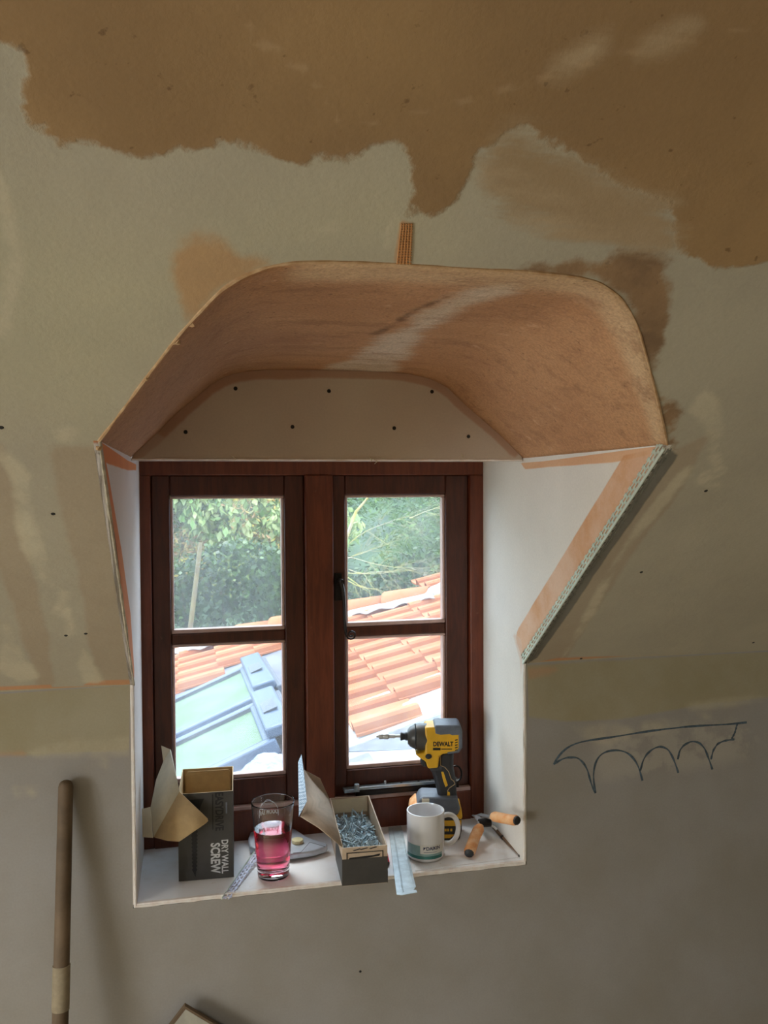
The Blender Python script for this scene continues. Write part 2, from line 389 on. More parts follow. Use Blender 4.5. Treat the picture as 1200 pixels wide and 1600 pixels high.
# ---- colours shared by the plaster
BR, BR2 = (146, 118, 84), (160, 130, 92)
brown_top = S((-40, 60), (0, 78), (28, 88), (40, 112), (22, 135), (12, 160), (40, 190), (95, 226), (150, 236), (205, 250), (262, 238), (330, 224), (352, 212), (395, 222), (470, 238), (555, 240), (600, 226), (622, 232), (632, 262), (625, 345), (690, 352), (724, 330), (745, 290), (752, 245), (800, 205), (900, 235), (985, 285), (1045, 315), (1062, 345), (1080, 400), (1120, 422), (1165, 425), (1215, 405)) + [(1.9, -.75), (1.9, -2.4), (-2.4, -2.4), (-2.4, -1.4), (-.6, -.95)]
slope_layers = [
    dict(polys=[S((-60, 300), (40, 330), (250, 380), (620, 280), (700, 380), (400, 400), (280, 520), (150, 680), (60, 640), (-60, 620))], c=(192, 184, 152), c2=(180, 174, 146), soft=.08, amp=.08, noise='broad', op=.6, h=.1),
    dict(polys=[S((262, 395), (300, 362), (345, 372), (380, 398), (440, 402), (420, 420), (345, 456), (296, 505), (262, 450))], c=(188, 148, 102), c2=(172, 134, 94), amp=.06, soft=.008, op=.8, mottle=1),
    dict(polys=[S((800, 425), (905, 402), (960, 398), (1035, 412), (1056, 440), (1044, 500), (1022, 560), (1046, 620), (1064, 650), (1050, 712), (1028, 640), (1005, 530), (975, 460), (920, 440))], c=(156, 122, 86), c2=(118, 90, 64), amp=.08, soft=.006, op=.9, mottle=1, specks=(90, 64, 44)),
    dict(polys=[S((78, 697), (152, 700), (168, 800), (205, 1072), (150, 1072), (122, 900), (92, 790)), S((-40, 650), (10, 700), (40, 830), (75, 1000), (85, 1072), (60, 1075), (20, 950), (-40, 800)),
                S((1048, 705), (1112, 676), (1068, 760), (985, 870), (880, 1036), (826, 1038))], c=(166, 144, 118), c2=(158, 134, 108), amp=.02, soft=.006, op=.45, noise='streak'),
    dict(polys=[S((-60, 1084), (80, 1079), (82, 1070), (-60, 1075)), S((120, 1078), (205, 1070), (205, 1062), (140, 1064)), S((815, 1040), (1260, 1016), (1260, 1011), (1000, 1024), (870, 1028))], c=(196, 138, 94), amp=.006, soft=.002, op=.8),
    dict(polys=[stroke(S((-30, 250), (8, 330), (30, 395), (15, 470), (0, 520)), .012), stroke(S((-10, 690), (30, 740), (45, 850), (75, 925), (68, 880), (40, 790)), [.01, .02, .015, .012, .008, .004]), S((88, 672), (118, 664), (132, 676), (118, 690), (92, 690)),
                S((70, 905), (92, 930), (84, 960), (108, 940), (110, 925)), S((130, 1010), (150, 1040), (160, 1066), (130, 1068), (122, 1040)), S((0, 985), (12, 975), (30, 1010), (60, 1060), (30, 1064), (0, 1050)),
                S((1078, 640), (1108, 600), (1136, 655), (1120, 700), (1100, 672)), stroke(S((1075, 730), (1020, 800), (960, 880), (920, 960), (880, 1028)), [.012, .02, .012, .02, .006]), S((95, 950), (110, 945), (120, 990), (105, 1000)),
                S((612, 345), (622, 340), (616, 375), (606, 380)), S((468, 372), (525, 352), (524, 362), (480, 376)), stroke(S((1130, 740), (1110, 700), (1115, 640)), .006), S((1100, 740), (1130, 762), (1120, 768), (1095, 752))], c=(206, 198, 172), c2=(190, 180, 156), amp=.035, soft=.006, op=.75, patchy=.25),
    dict(polys=[brown_top], c=BR, c2=BR2, amp=.07, soft=.003, h=.8, specks=(84, 60, 40)),
    dict(polys=[S((745, 262), (790, 215), (900, 240), (985, 285), (1045, 320), (1075, 395), (1010, 400), (930, 385), (800, 340), (750, 300))], c=(158, 134, 102), c2=(172, 150, 120), amp=.09, soft=.012, noise='streak', op=.95),
    dict(polys=[stroke(S((745, 270), (800, 292), (900, 320)), [.004, .022, .008]), stroke(S((805, 330), (860, 344), (960, 368)), [.006, .018, .006]), stroke(S((1005, 72), (1050, 55), (1085, 44)), [.003, .010, .004]), stroke(S((860, 112), (900, 92), (945, 62)), [.004, .012, .004])], c=(196, 176, 146), c2=(182, 158, 126), amp=.04, noise='streak', soft=.012, op=.6, patchy=.2),
    dict(polys=[stroke(S((362, 5), (400, 60), (470, 105), (505, 140), (535, 200)), [.004, .009, .008, .006, .003]), stroke(S((535, 203), (700, 165), (830, 128), (950, 90), (1200, 38)), [.002, .004, .006, .004, .003])], c=(180, 152, 118), amp=.003, soft=.002, op=.5),
    dict(polys=[S((1045, 700), (1060, 712), (960, 852), (900, 942), (838, 1030), (822, 1036), (826, 1024))], c=(116, 114, 106), c2=(100, 98, 90), amp=.012, soft=.002, op=.9),  # shade strip along the corner bead, painted into the slope colour
    dict(polys=[S((625, 345), (645, 345), (640, 412), (616, 412))], c=(188, 132, 78), amp=.004, soft=.002, op=.7),
]
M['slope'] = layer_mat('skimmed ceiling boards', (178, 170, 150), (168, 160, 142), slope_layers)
hole = [tuple(p) for p in frontc] + [(XR, 0.0)] + [(0.0, 0.0)]
# the opening in the slope meets the fold line: cut it as a notch of the outline
out_slope = [(-2.5, 0), (0, 0)] + [tuple(p) for p in frontc] + [(XR, 0), (4, 0), (4, -2.6), (-2.5, -2.6)]
rw = [(-1.6, -1.5), (-.9, -1.5), (-.9, -.7), (-1.6, -.7)]
XS = dense_axis(-2.5, 4, -.6, 1.7, .011); YS = dense_axis(-2.6, 0, -1.25, 0, .011)
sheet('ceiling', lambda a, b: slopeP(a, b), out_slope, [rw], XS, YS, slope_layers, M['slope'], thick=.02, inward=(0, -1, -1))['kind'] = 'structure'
ceiling = bpy.data.objects['ceiling']

wall_layers = [
    dict(polys=[W((-60, 1082), (205, 1070), (206, 1172), (60, 1180), (-60, 1176)), W((820, 1040), (1260, 1012), (1260, 1085), (1100, 1100), (1060, 1108), (960, 1125), (890, 1128), (822, 1120))], c=(172, 162, 132), c2=(160, 148, 112), amp=.012, soft=.004, op=.75),
    dict(polys=[W((45, 1176), (95, 1158), (205, 1150), (206, 1180), (60, 1184)), W((895, 1135), (960, 1128), (1000, 1145), (955, 1165), (900, 1150)), W((1000, 1130), (1045, 1122), (1040, 1145), (1000, 1148)), W((1070, 1100), (1200, 1085), (1200, 1095), (1080, 1112)), W((20, 1230), (34, 1228), (36, 1244), (24, 1246)), W((46, 1232), (60, 1226), (56, 1244), (46, 1244)), W((1090, 1118), (1110, 1112), (1112, 1124)), W((150, 1170), (160, 1170), (168, 1198), (160, 1198))], c=(196, 184, 158), amp=.02, soft=.008, op=.5, patchy=.3),
    dict(polys=[W((818, 1045), (880, 1040), (860, 1055), (820, 1062)), W((-60, 1176), (40, 1174), (40, 1180), (-60, 1182))], c=(190, 144, 108), amp=.012, soft=.006, op=.5),
    dict(polys=[W((930, 1150), (1030, 1130), (1180, 1130), (1180, 1180), (1030, 1210), (940, 1215))], c=(196, 188, 172), amp=.04, soft=.02, op=.35, patchy=.06),
]
M['knee'] = layer_mat('knee wall boards', (162, 158, 154), (152, 146, 138), wall_layers, bump=.12)
e = .007
XW = dense_axis(-2.5, 4, -.5, 1.7, .014); ZW = dense_axis(-.95, ZF, -.1, ZF, .012)
wall = sheet('wall_front', lambda a, b: (a, 0, b), [(-2.5, -.95), (4, -.95), (4, ZF), (XR+e, ZF), (XR+e, -e), (-e, -e), (-e, ZF), (-2.5, ZF)], [], XW, ZW, wall_layers, M['knee'], thick=.0125, inward=(0, -1, 0))
wall['kind'] = 'structure'

# reveals (jamb boards) with the cheeks that run up to the vault
def jamb(name, x, f, layers, side, basecol, base2):
    outline = [(0, 0), (0, ZF), (-(ZT-ZF)/SL, ZT), (YW+.05, ZT), (YW+.05, 0)]
    ys = np.arange(-.54, .3, .012); zs = np.arange(0, ZT, .012)
    o = sheet(name, lambda a, b: (x, a, b), outline, [], ys, zs, layers, layer_mat(name+' plaster', basecol, base2, layers, bump=.1), thick=e, inward=(-side, 0, 0))
    o['kind'] = 'structure'; return o
Rr = lambda *a: [rp(*p) for p in a]; Ll = lambda *a: [lp(*p) for p in a]
jr = jamb('trim_1', XR, rp, [
    dict(polys=[Rr((800, 700), (1050, 690), (1010, 712), (960, 722), (820, 733))], c=(222, 176, 134), c2=(214, 160, 118), amp=.004, soft=.0015, op=.9),
    dict(polys=[Rr((975, 712), (1046, 696), (820, 1040), (806, 1000), (808, 985))], c=(224, 188, 160), c2=(208, 150, 100), amp=.004, soft=.0015, op=.9, mottle=1),
    dict(polys=[Rr((800, 985), (815, 1000), (818, 1100), (812, 1030))], c=(216, 190, 170), amp=.01, soft=.003, op=.6)], 1, (228, 224, 216), (220, 216, 208))
jl = jamb('trim_2', 0, lp, [
    dict(polys=[Ll((152, 685), (210, 708), (214, 735), (200, 735), (160, 722))], c=(228, 144, 78), c2=(214, 130, 72), amp=.004, soft=.0015, op=.95),
    dict(polys=[Ll((152, 690), (166, 722), (190, 860), (204, 960), (210, 1050), (208, 1090), (200, 1040), (160, 740))], c=(222, 140, 82), c2=(204, 120, 66), amp=.006, soft=.0015, op=.95)], -1, (228, 220, 214), (220, 212, 206))
# chipped plaster lip along the front edges of the reveals
def lip(name, pts, r, off):
    g = G(); q = []
    for a, b in zip(pts[:-1], pts[1:]):
        n = max(2, int((V(b)-V(a)).length/.008))
        for i in range(n): q.append(V(a).lerp(V(b), i/n))
    q.append(V(pts[-1]))
    rs = [r*(.75+.6*mnoise.noise(p*22+V((off, 0, 0)))+.5*max(0, mnoise.noise(p*45+V((off, 3, 0))))) for p in q]
    g.tube(q, rs, 6); return g.obj(name, M['lip'], None)
M['lip'] = mat('chipped white plaster edge', (242, 238, 234), .9, rgb2=(230, 218, 210), scale=50, bstr=.6)
for nm, pts, off in (('trim_3', [(-.003, .001, -.004), (XR+.003, .001, -.004), (XR+.003, .001, ZF)], 0), ('trim_4', [(-.003, .001, -.004), (-.003, .001, ZF)], 5)):
    lip(nm, pts, .0035, off)['kind'] = 'structure'
l5 = lip('trim_5', [(0.002, .0, ZT-.004), (XR-.002, .0, ZT-.004)], .0022, 9); l5['kind'] = 'structure'
fr = [slopeP(*p) for p in frontc]
l6 = lip('trim_6', fr, .0022, 3); l6.data.materials[0] = mat('pale raw plaster arris', (196, 164, 126), .95, rgb2=(170, 132, 92), scale=70, bstr=.8); l6['kind'] = 'structure'
l7 = lip('trim_7', [(0, 0, ZF), (0, -.53, ZT)], .0028, 4); l7.data.materials[0] = mat('grey raw plaster arris', (150, 140, 122), .95, rgb2=(186, 176, 156), scale=60, bstr=.8); l7['kind'] = 'structure'
# small curls of torn paper on the head and lumps along the vault's edge
g = G()
for px, py, s in ((363, 718, .006), (583, 722, .007), (577, 719, .004), (720, 714, .004)):
    a = atY(px, py-5, -.002); b = atY(px+2, py+3, -.006); g.tube([a, (V(a)+V(b))/2+V((s, 0, 0)), b], [.001, .0012, .0004], 5)
o = g.obj('paper_shred', M['cream'], l5)
g = G()
for px, py in ((300, 508), (278, 535), (230, 590), (155, 700)):
    p = hit(px, py, NS, (0, 0, ZF)); r = random.uniform(.0025, .004)
    bm = bmesh.new(); bmesh.ops.create_icosphere(bm, subdivisions=1, radius=r)
    g.add([V(p)+v.co*V((random.uniform(.7, 1.6), 1, 1)).x for v in bm.verts], [[v.index for v in f.verts] for f in bm.faces]); bm.free()
o = g.obj('plaster_crumb', l6.data.materials[0], l6); o['kind'] = 'stuff'

# vault
nv = 26; n = len(backc); g = G(); vs = []; prm = []
for i in range(n):
    bx, bz = backc[i]; fx, fy = frontc[i]; b = V((bx, .006, bz)); f = V(slopeP(fx, fy))
    uu = i/(n-1)
    for j in range(nv+1):
        t = j/nv; p = b.lerp(f, t)
        lumps = .004*mnoise.noise(p*7) + .0015*mnoise.noise(p*26)
        ed = min(1, 6*t, 6*(1-t), 8*uu+.1, 8*(1-uu)+.1)
        p = p + V((0, 0, 1))*(lumps*ed)
        vs.append(p); prm.append((uu, t))
F = [(i*(nv+1)+j, i*(nv+1)+j+1, (i+1)*(nv+1)+j+1, (i+1)*(nv+1)+j) for i in range(n-1) for j in range(nv)]
me = bpy.data.meshes.new('ceiling_vault'); me.from_pydata(vs, [], F)
# index of the crown in u
NBc = np.cumsum((0,)+NB)/(n-1)
c0, c1 = NBc[2], NBc[3]; cu = lambda f: c0+(c1-c0)*f
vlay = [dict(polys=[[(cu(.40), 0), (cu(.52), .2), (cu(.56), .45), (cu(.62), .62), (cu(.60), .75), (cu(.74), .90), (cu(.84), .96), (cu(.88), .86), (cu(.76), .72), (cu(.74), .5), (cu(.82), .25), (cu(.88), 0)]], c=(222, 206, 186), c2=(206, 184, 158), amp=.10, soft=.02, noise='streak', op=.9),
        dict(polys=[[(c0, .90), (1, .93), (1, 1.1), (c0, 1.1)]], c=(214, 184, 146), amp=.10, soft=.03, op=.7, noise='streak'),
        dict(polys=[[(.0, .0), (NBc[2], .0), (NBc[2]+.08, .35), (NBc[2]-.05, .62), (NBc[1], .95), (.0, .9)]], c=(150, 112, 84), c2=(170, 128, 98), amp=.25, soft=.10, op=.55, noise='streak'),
        dict(polys=[stroke([(cu(.50), .50), (cu(.54), .60), (cu(.56), .70), (cu(.62), .80), (cu(.66), .88)], .010)], c=(110, 78, 52), amp=.05, soft=.006, op=.8, patchy=.2)]
for i, d in enumerate(poly_layers(np.array(prm), vlay)):
    at = me.attributes.new('L%d' % i, 'FLOAT', 'POINT'); at.data.foreach_set('value', d.astype(np.float32))
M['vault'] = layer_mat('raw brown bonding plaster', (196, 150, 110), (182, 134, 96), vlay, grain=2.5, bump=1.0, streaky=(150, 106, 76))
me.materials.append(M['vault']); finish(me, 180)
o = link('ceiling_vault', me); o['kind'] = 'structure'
m = o.modifiers.new('s', 'SOLIDIFY'); m.thickness = .015; m.offset = 1
if me.polygons[len(me.polygons)//2].normal.z > 0: me.flip_normals()
m.offset = -1

# dotted board between window head and vault
play = [dict(polys=[stroke([tuple(p) for p in backc[8:]][::4]+[], .030)], c=(176, 134, 106), c2=(168, 128, 104), amp=.012, soft=.003, op=.7),
        dict(polys=[stroke([tuple(p) for p in backc[:60]][::4], .034)], c=(170, 130, 106), amp=.012, soft=.003, op=.45)]
pout = [(0, ZT-.006)] + [tuple(p+np.array([0, .004])) for p in backc[1:-1]] + [(XR, ZT-.006)]
hb = sheet('wall_head', lambda a, b: (a, 0, b), pout, [], np.arange(0, XR, .012), np.arange(ZT, 1., .012), play, layer_mat('head board', (198, 186, 170), (190, 176, 162), play, bump=.08), thick=.012, inward=(0, -1, 0))
hb['kind'] = 'structure'
def dots(parent, pts, fn, nrm, r=.0038):
    g = G(); g.lathe([(0.0001, .0), (r, .0), (r*.8, .0007), (.0001, .0004)], 12); me0 = g.mesh('screw_head', [M['dot']])
    for p in pts:
        q = fn(*p); o = link('screw_head', me0, parent); o.location = V(q); o.rotation_euler = V(nrm).to_track_quat('Z', 'Y').to_euler()
dots(hb, [(368, 607), (514, 611), (675, 612), (290, 675), (457, 667), (616, 669), (732, 682)], lambda a, b: atY(a, b, 0), (0, -1, 0))
dots(ceiling, [(83, 803), (103, 993), (134, 990), (1103, 767), (1177, 1004), (1002, 894), (908, 1029), (2, 668)], lambda a, b: hit(a, b, NS, (0, 0, ZF)), -NS, .003)
dots(wall, [(563, 1518)], lambda a, b: atY(a, b, 0), (0, -1, 0), .0025)
# head lining above the window and sill
def struct(name, g, m, bevel=0, parent=None):
    o = g.obj(name, m, parent, bevel=bevel)
    if parent is None: o['kind'] = 'structure'
    return o
M['sillw'] = NT('white sill board')
t = M['sillw']; n1 = t.noise(7, 6, .65); n2 = t.noise(60, 4)
c = t.mix(t.maprange(n1, .45, .75), lin((240, 240, 242)), lin((222, 214, 206))); c = t.mix(t.maprange(n2, .66, .76, 0, .5), c, lin((190, 168, 150)))
t.bsdf(c, .45, 0, n1, .15, .002); M['sillw'] = t.m
M['headw'] = mat('white head lining', (226, 218, 210), .7)
struct('trim_8', G().box((-.02, .012, ZT), (XR+.02, YW+.05, ZT+.02)), M['headw'])
sg = G().box((-.006, 0.0, -.0068), (XR+.006, YW+.05, 0))
sill = struct('trim_9', sg, M['sillw'], .0015)
o = G().box((.0, -.0006, -.0025), (XR, .006, .0012)).obj('plaster_edge', M['lip'], sill)
# raised plaster sheet on the right half of the sill
o = G().prism([(.575, .236, 0), (.755, .236, 0), (.757, .020, 0), (.535, .010, 0)], (0, 0, .0016)).obj('filler_patch', M['sillw'], sill)

# pencil drawing on the knee wall
def dpx(x, y): return (780+x/2.857, 980+y/2.857)
lines = [[(243, 612), (258, 582), (285, 550), (320, 525), (380, 508), (500, 492), (600, 475), (700, 460), (850, 443), (1000, 435), (1062, 431), (1105, 425)], [(1062, 432), (1052, 470), (1038, 498)],
         [(243, 612), (275, 592), (300, 582), (350, 582), (378, 608), (395, 640), (405, 680), (418, 720), (430, 740)], [(430, 740), (422, 700), (420, 650), (430, 600), (450, 570), (480, 553), (530, 547), (575, 560), (605, 590), (625, 630), (640, 685)],
         [(630, 640), (640, 600), (655, 570), (685, 543), (720, 530), (755, 545), (775, 580), (790, 620), (800, 650)], [(797, 590), (805, 550), (825, 525), (860, 508), (895, 515), (920, 545), (940, 600), (952, 635)], [(945, 590), (955, 550), (975, 520), (1005, 507), (1050, 500)]]
g = G()
for L in lines:
    q = resample([dpx(*p) for p in L], 40)
    q = smooth(q, 3); g.tube([atY(a, b, -.0002) for a, b in q], [+.0021+.0006*math.sin(i*.7) for i in range(len(q))], 5)
for v in range(len(g.v)): g.v[v] = (g.v[v][0], max(g.v[v][1], -.0006), g.v[v][2])
g.obj('crayon_drawing', M['pencil'], wall)['label'] = 'blue scalloped crayon sketch on the wall'
# scrim tape left showing above the vault
g = G()
for k in range(5):
    a, b = sp(620+k*5, 412), sp(627+k*4, 348); g.tube([V(slopeP(*a))-V(NS)*.0012, V(slopeP(*b))-V(NS)*.0012], .0006, 4)
for k in range(16):
    y = 350+k*4; a, b = sp(627-(y-350)*.11, y), sp(645-(y-350)*.04, y); g.tube([V(slopeP(*a))-V(NS)*.0012, V(slopeP(*b))-V(NS)*.0012], .0005, 4)
g.obj('scrim_tape', mat('orange scrim mesh', (196, 138, 84), .8), ceiling)['kind'] = 'stuff'

# ------------------------------------------------------------ window
win = thing('window_1', kind='structure')
def wbox(name, x0, x1, z0, z1, y0, y1, parent, bevel=.0025, m='frame_wood'):
    return G().box((x0, y0, z0), (x1, y1, z1)).obj(name, M[m], parent, bevel=bevel)
Y0 = YW
wbox('head_member', -.03, XR+.03, .796, .86, Y0, Y0+.075, win)
wbox('jamb_member', -.03, .022, 0.0, .796, Y0, Y0+.075, win); wbox('jamb_member', .730, XR+.03, 0.0, .796, Y0, Y0+.075, win)
wbox('mullion', .349, .411, .075, .796, Y0-.004, Y0+.07, win)
wbox('bottom_member', .0215, .7305, -.03, .066, Y0, Y0+.09, win)
wbox('sill_ledge', .0215, .7305, .064, .074, Y0+.003, Y0+.085, win, .002, 'bead')
def sash(x0, x1, gx0, gx1):
    z0, z1 = .0735, .7968; ga = (.131, .432); gb = (.455, .752); y0, y1 = Y0+.014, Y0+.058
    g = G()
    g.box((x0, y0, z0), (gx0, y1, z1)); g.box((gx1, y0, z0), (x1, y1, z1)); g.box((gx0, y0, gb[1]), (gx1, y1, z1)); g.box((gx0, y0, z0), (gx1, y1, ga[0]))
    g.box((gx0, y0+.004, ga[1]), (gx1, y1-.004, gb[0]))
    s = g.obj('sash', M['wood'], win, bevel=.003)
    for a, b in (ga, gb):
        G().box((gx0-.002, y0+.026, a-.002), (gx1+.002, y0+.030, b+.002)).obj('pane', M['pane'], s, smooth=0)
        bd = .009
        for (p, q) in (((gx0, a), (gx1, a+bd)), ((gx0, b-bd*.7), (gx1, b)), ((gx0, a+bd), (gx0+bd*.7, b-bd*.7)), ((gx1-bd*.7, a+bd), (gx1, b-bd*.7))):
            G().box((p[0], y0+.006, p[1]), (q[0], y0+.026, q[1])).obj('glazing_bead', M['bead'], s, bevel=.002)
    return s
s1 = sash(.0225, .3485, .061, .305); s2 = sash(.4115, .7295, .441, .675)
# handle with a scrolled end
g = G(); hy = Y0+.006
p0, p1 = atY(523, 896, hy), atY(534, 938, hy)
g.box((p0[0], Y0+.004, p1[2]), (p1[0], Y0+.015, p0[2]))
g.lathe([(.0001, -.028), (.006, -.028), (.007, -.014), (.006, 0)], 14, axis='Z', c=(0, 0, 0))
k = len(g.v)-14*4
for i in range(k, len(g.v)):
    x, y, z = g.v[i]; c = atY(531, 908, hy); g.v[i] = (c[0]+x, Y0+.010+z, c[2]+y)
path = [atY(a, b, Y0-.016) for a, b in ((531, 906), (534, 915), (536, 925), (537.5, 940), (538, 955), (538.5, 970), (539.5, 982), (541, 990))]
c = (549, 991.5)
for i in range(26):
    a = PI - i*.36; r = 8.2*(1-i*.03); path.append(atY(c[0]+r*math.cos(a), c[1]+r*math.sin(a)*-1*-1 if False else c[1]-r*math.sin(a)*-1, Y0-.016))
g.tube(path, [.0048]*3+[.0036]*5+[.0019]*26, 8)
h = g.obj('window_handle', M['iron'], s2); h['label'] = 'black iron scroll-ended window handle'
# casement stay along the bottom rail
g = G(); a, b = atY(540, 1232, Y0-.004), atY(716, 1220, Y0-.004)
g.box((a[0]+.02, Y0-.008, a[2]-.006), (b[0], Y0+.008, a[2]+.001)); 
g.box((a[0]-.004, Y0-.012, a[2]-.008), (a[0]+.03, Y0+.010, a[2]-.001)); g.tube([(a[0]+.024, Y0-.01, a[2]-.004), (a[0]+.024, Y0-.01, a[2]+.010)], .006, 10)
for px in (602, 683):
    q = atY(px, 1226, Y0-.002); g.tube([(q[0], Y0-.001, a[2]-.012), (q[0], Y0-.001, a[2]+.009)], .0028, 8)
st = g.obj('window_stay', M['metal'], s2, bevel=.0008)
g = G()
for px in (627, 654, 672): q = atY(px, 1228, Y0); g.tube([(q[0], Y0, a[2]+.0008), (q[0], Y0, a[2]+.0014)], .003, 10)
G0 = G().box((a[0]+.022, Y0-.0095, a[2]-.018), (b[0], Y0-.001, a[2]-.0065)); G0.obj('stay_strip', M['iron'], s2, bevel=.001)  # dark strip below the stay bar
g.obj('stay_hole', M['dot'], s2)

# outer wall with the hole of the window, dormer eaves, far room shell
g = G(); A = YW+.055; B = A+.05
for x0, x1, z0, z1 in ((-2.6, -.02, -1.5, 2.6), (XR+.02, 4.1, -1.5, 2.6), (-.02, XR+.02, -1.5, -.01), (-.02, XR+.02, .83, 2.6)): g.box((x0, A, z0), (x1, B, z1))
struct('wall_outer', g, M['render'])
struct('trim_11', G().prism([(-.03, B-.01, .03), (XR+.03, B-.01, .03), (XR+.03, B+.09, .015), (-.03, B+.09, .015)], (0, 0, -.03)), M['bead'])
struct('floor', G().box((-2.6, -5.3, -1.0), (4.1, A, -.95)), M['floor'])
struct('wall_left', G().box((-2.6, -5.3, -.95), (-2.5, -2.35, 2.6)).box((-2.6, -1.25, -.95), (-2.5, A, 2.6)).box((-2.6, -2.35, -.95), (-2.5, -1.25, -.25)).box((-2.6, -2.35, .75), (-2.5, -1.25, 2.6)), M['roomwall']); struct('wall_right', G().box((4, -5.3, -.95), (4.1, A, 2.6)), M['roomwall'])
struct('wall_back', G().box((-2.5, -5.3, -.95), (4, -5.2, ZF)), M['roomwall'])
g = G()
def rs(x0, x1, y0, y1): g.prism([(x0, y0, ZF+SL*(y0+5.2)), (x1, y0, ZF+SL*(y0+5.2)), (x1, y1, ZF+SL*(y1+5.2)), (x0, y1, ZF+SL*(y1+5.2))], (0, 0, .03))
rs(-2.5, 4, -5.2, -2.58)
struct('ceiling_rear', g, M['roomwall'])
def added_win(name, pts):
    w2 = thing(name, kind='structure'); c = sum((V(p) for p in pts), V())/4
    for i in range(4):
        a, b = V(pts[i]), V(pts[(i+1) % 4]); n_ = (V(pts[1])-V(pts[0])).cross(V(pts[2])-V(pts[1])).normalized()
        i1 = a+(c-a)*.10; i2 = b+(c-b)*.10; G().prism([a, b, i2, i1], n_*.04).obj('frame_member', M['wood'], w2, bevel=.002)
    G().prism([V(p)+(c-V(p))*.09 for p in pts], n_*.004).obj('pane', M['pane'], w2, smooth=0)
added_win('added_window_2', [slopeP(*p) for p in rw])  # added window, out of view, housing the slope fill lamp
added_win('added_window_3', [(-2.55, -1.25, -.25), (-2.55, -2.35, -.25), (-2.55, -2.35, .75), (-2.55, -1.25, .75)])  # added gable window, out of view, for the left fill lamp

# ------------------------------------------------------------ perforated corner bead on the right cheek
def perf(g, o, u, v, length, rows, rw_, pitch, slot, off=0., edge=None):
    """strip along u from o; across v: rows of slots of height rw_ between ribs"""
    o, u, v = V(o), V(u).normalized(), V(v).normalized(); rib = rw_*.65; y = 0; P = lambda s, t: o+u*s+v*t
    def quad(a, b, c, d): g.add([P(a, c), P(b, c), P(b, d), P(a, d)], [(0, 1, 2, 3)])
    N = int(length/pitch)
    for r in range(rows):
        quad(0, length, y, y+rib); y += rib
        for k in range(-1, N+1):
            s0 = k*pitch + (pitch/2 if r % 2 else 0); a = max(0, s0+slot/2 if False else s0+slot); b = min(length, s0+pitch)
            if b > a: quad(a, b, y, y+rw_)
        y += rw_
    quad(0, length, y, y+rib); y += rib
    # ragged expanded edge
    for k in range(N): s0 = (k+.25)*pitch; quad(s0, s0+pitch*.45, y, y+rib*.8)
    return y
e0 = V((XR, -.524, ZT-.004)); e1 = V((XR, -.002, ZF+.002)); u = (e1-e0); Lb = u.length; u.normalize()
cb = thing('corner_bead', 'perforated galvanised corner bead running down the slanting right edge of the window recess', 'corner bead')
inn = V((0, 0, -1)).cross(u).cross(u); vin = V((0, u.z, -u.y)); vin = vin if vin.y > 0 else -vin
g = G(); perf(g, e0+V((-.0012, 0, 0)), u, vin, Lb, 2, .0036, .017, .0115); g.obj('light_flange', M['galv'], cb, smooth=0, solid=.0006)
g = G(); sn = V(-NS)*.0012; perf(g, e0+sn, u, (1, 0, 0), Lb, 2, .0028, .017, .0115); g.obj('shaded_flange', M['galv_shaded'], cb, smooth=0, solid=.0006)  # slope-side flange, its shade painted in with the darker steel
g = G(); g.tube([e0+V((-.0012, 0, 0))+sn, e1+V((-.0012, 0, 0))+sn], .0022, 8); g.obj('nose', M['galv'], cb)

# ------------------------------------------------------------ things on the sill
def shell_poly(name, pts, material, parent, th=.0012):
    g = G(); g.add([V(p) for p in pts], [tuple(range(len(pts)))]); o = link(name, g.mesh(name, material if isinstance(material, list) else [material], 0), parent)
    m = o.modifiers.new('s', 'SOLIDIFY'); m.thickness = th; m.offset = 0
    return o
def open_box(w, d, h, t, mo, mi, parent, name='box_body', back_up=0):
    g = G()
    hb_ = h+back_up
    O = [(0, 0), (w, 0), (w, d), (0, d)]; I = [(t, t), (w-t, t), (w-t, d-t), (t, d-t)]; H = [h, h, hb_, hb_]
    v = [(x, y, 0) for x, y in O]+[(x, y, q) for (x, y), q in zip(O, H)]+[(x, y, t) for x, y in I]+[(x, y, q) for (x, y), q in zip(I, H)]
    if back_up:
        pass
    g.add(v, [(0, 3, 2, 1)], 0); 
    for i in range(4):
        j = (i+1) % 4; g.add([v[i], v[j], v[4+j], v[4+i]], [(0, 1, 2, 3)], 0); g.add([v[8+i], v[12+i], v[12+j], v[8+j]], [(0, 1, 2, 3)], 1); g.add([v[4+i], v[4+j], v[12+j], v[12+i]], [(0, 1, 2, 3)], 1)
    g.add(v[8:12], [(0, 1, 2, 3)], 1)
    me = bpy.data.meshes.new(name); me.from_pydata(g.v, [], g.f); me.materials.append(mo); me.materials.append(mi); me.polygons.foreach_set('material_index', g.mi)
    return link(name, me, parent)

# tall drywall screw box
BX, BY, BZ, BW, BD, BH = .074, .074, .0005, .106, .150, .172
bx = thing('screw_box', 'tall charcoal drywall screw box with open cream flaps at the left end of the sill', 'box', (BX, BY, BZ), -.05)
open_box(BW, BD, BH, .0016, M['cardout'], M['kraft'], bx)
mf = frame_m((0, -.0004, 0), (1, 0, 0), (0, 0, 1))
rot = lambda u_, z_: frame_m((u_, -.0005, z_), (0, 0, -1), (1, 0, 0))
text('lettering', 'DRY WALL', .0175, rot(.0885, .043), M['greyink'], bx, off=.0005, sx=.78)['label'] = 'light grey words DRY WALL'
text('lettering', 'SCREW', .0245, rot(.0700, .041), M['greyink'], bx, off=.0008, sx=.74)['label'] = 'light grey word SCREW'
text('lettering', 'EASYDRIVE', .0215, rot(.0785, .133), M['ink'], bx, off=.0007, sx=.72)['label'] = 'black word EASYDRIVE'
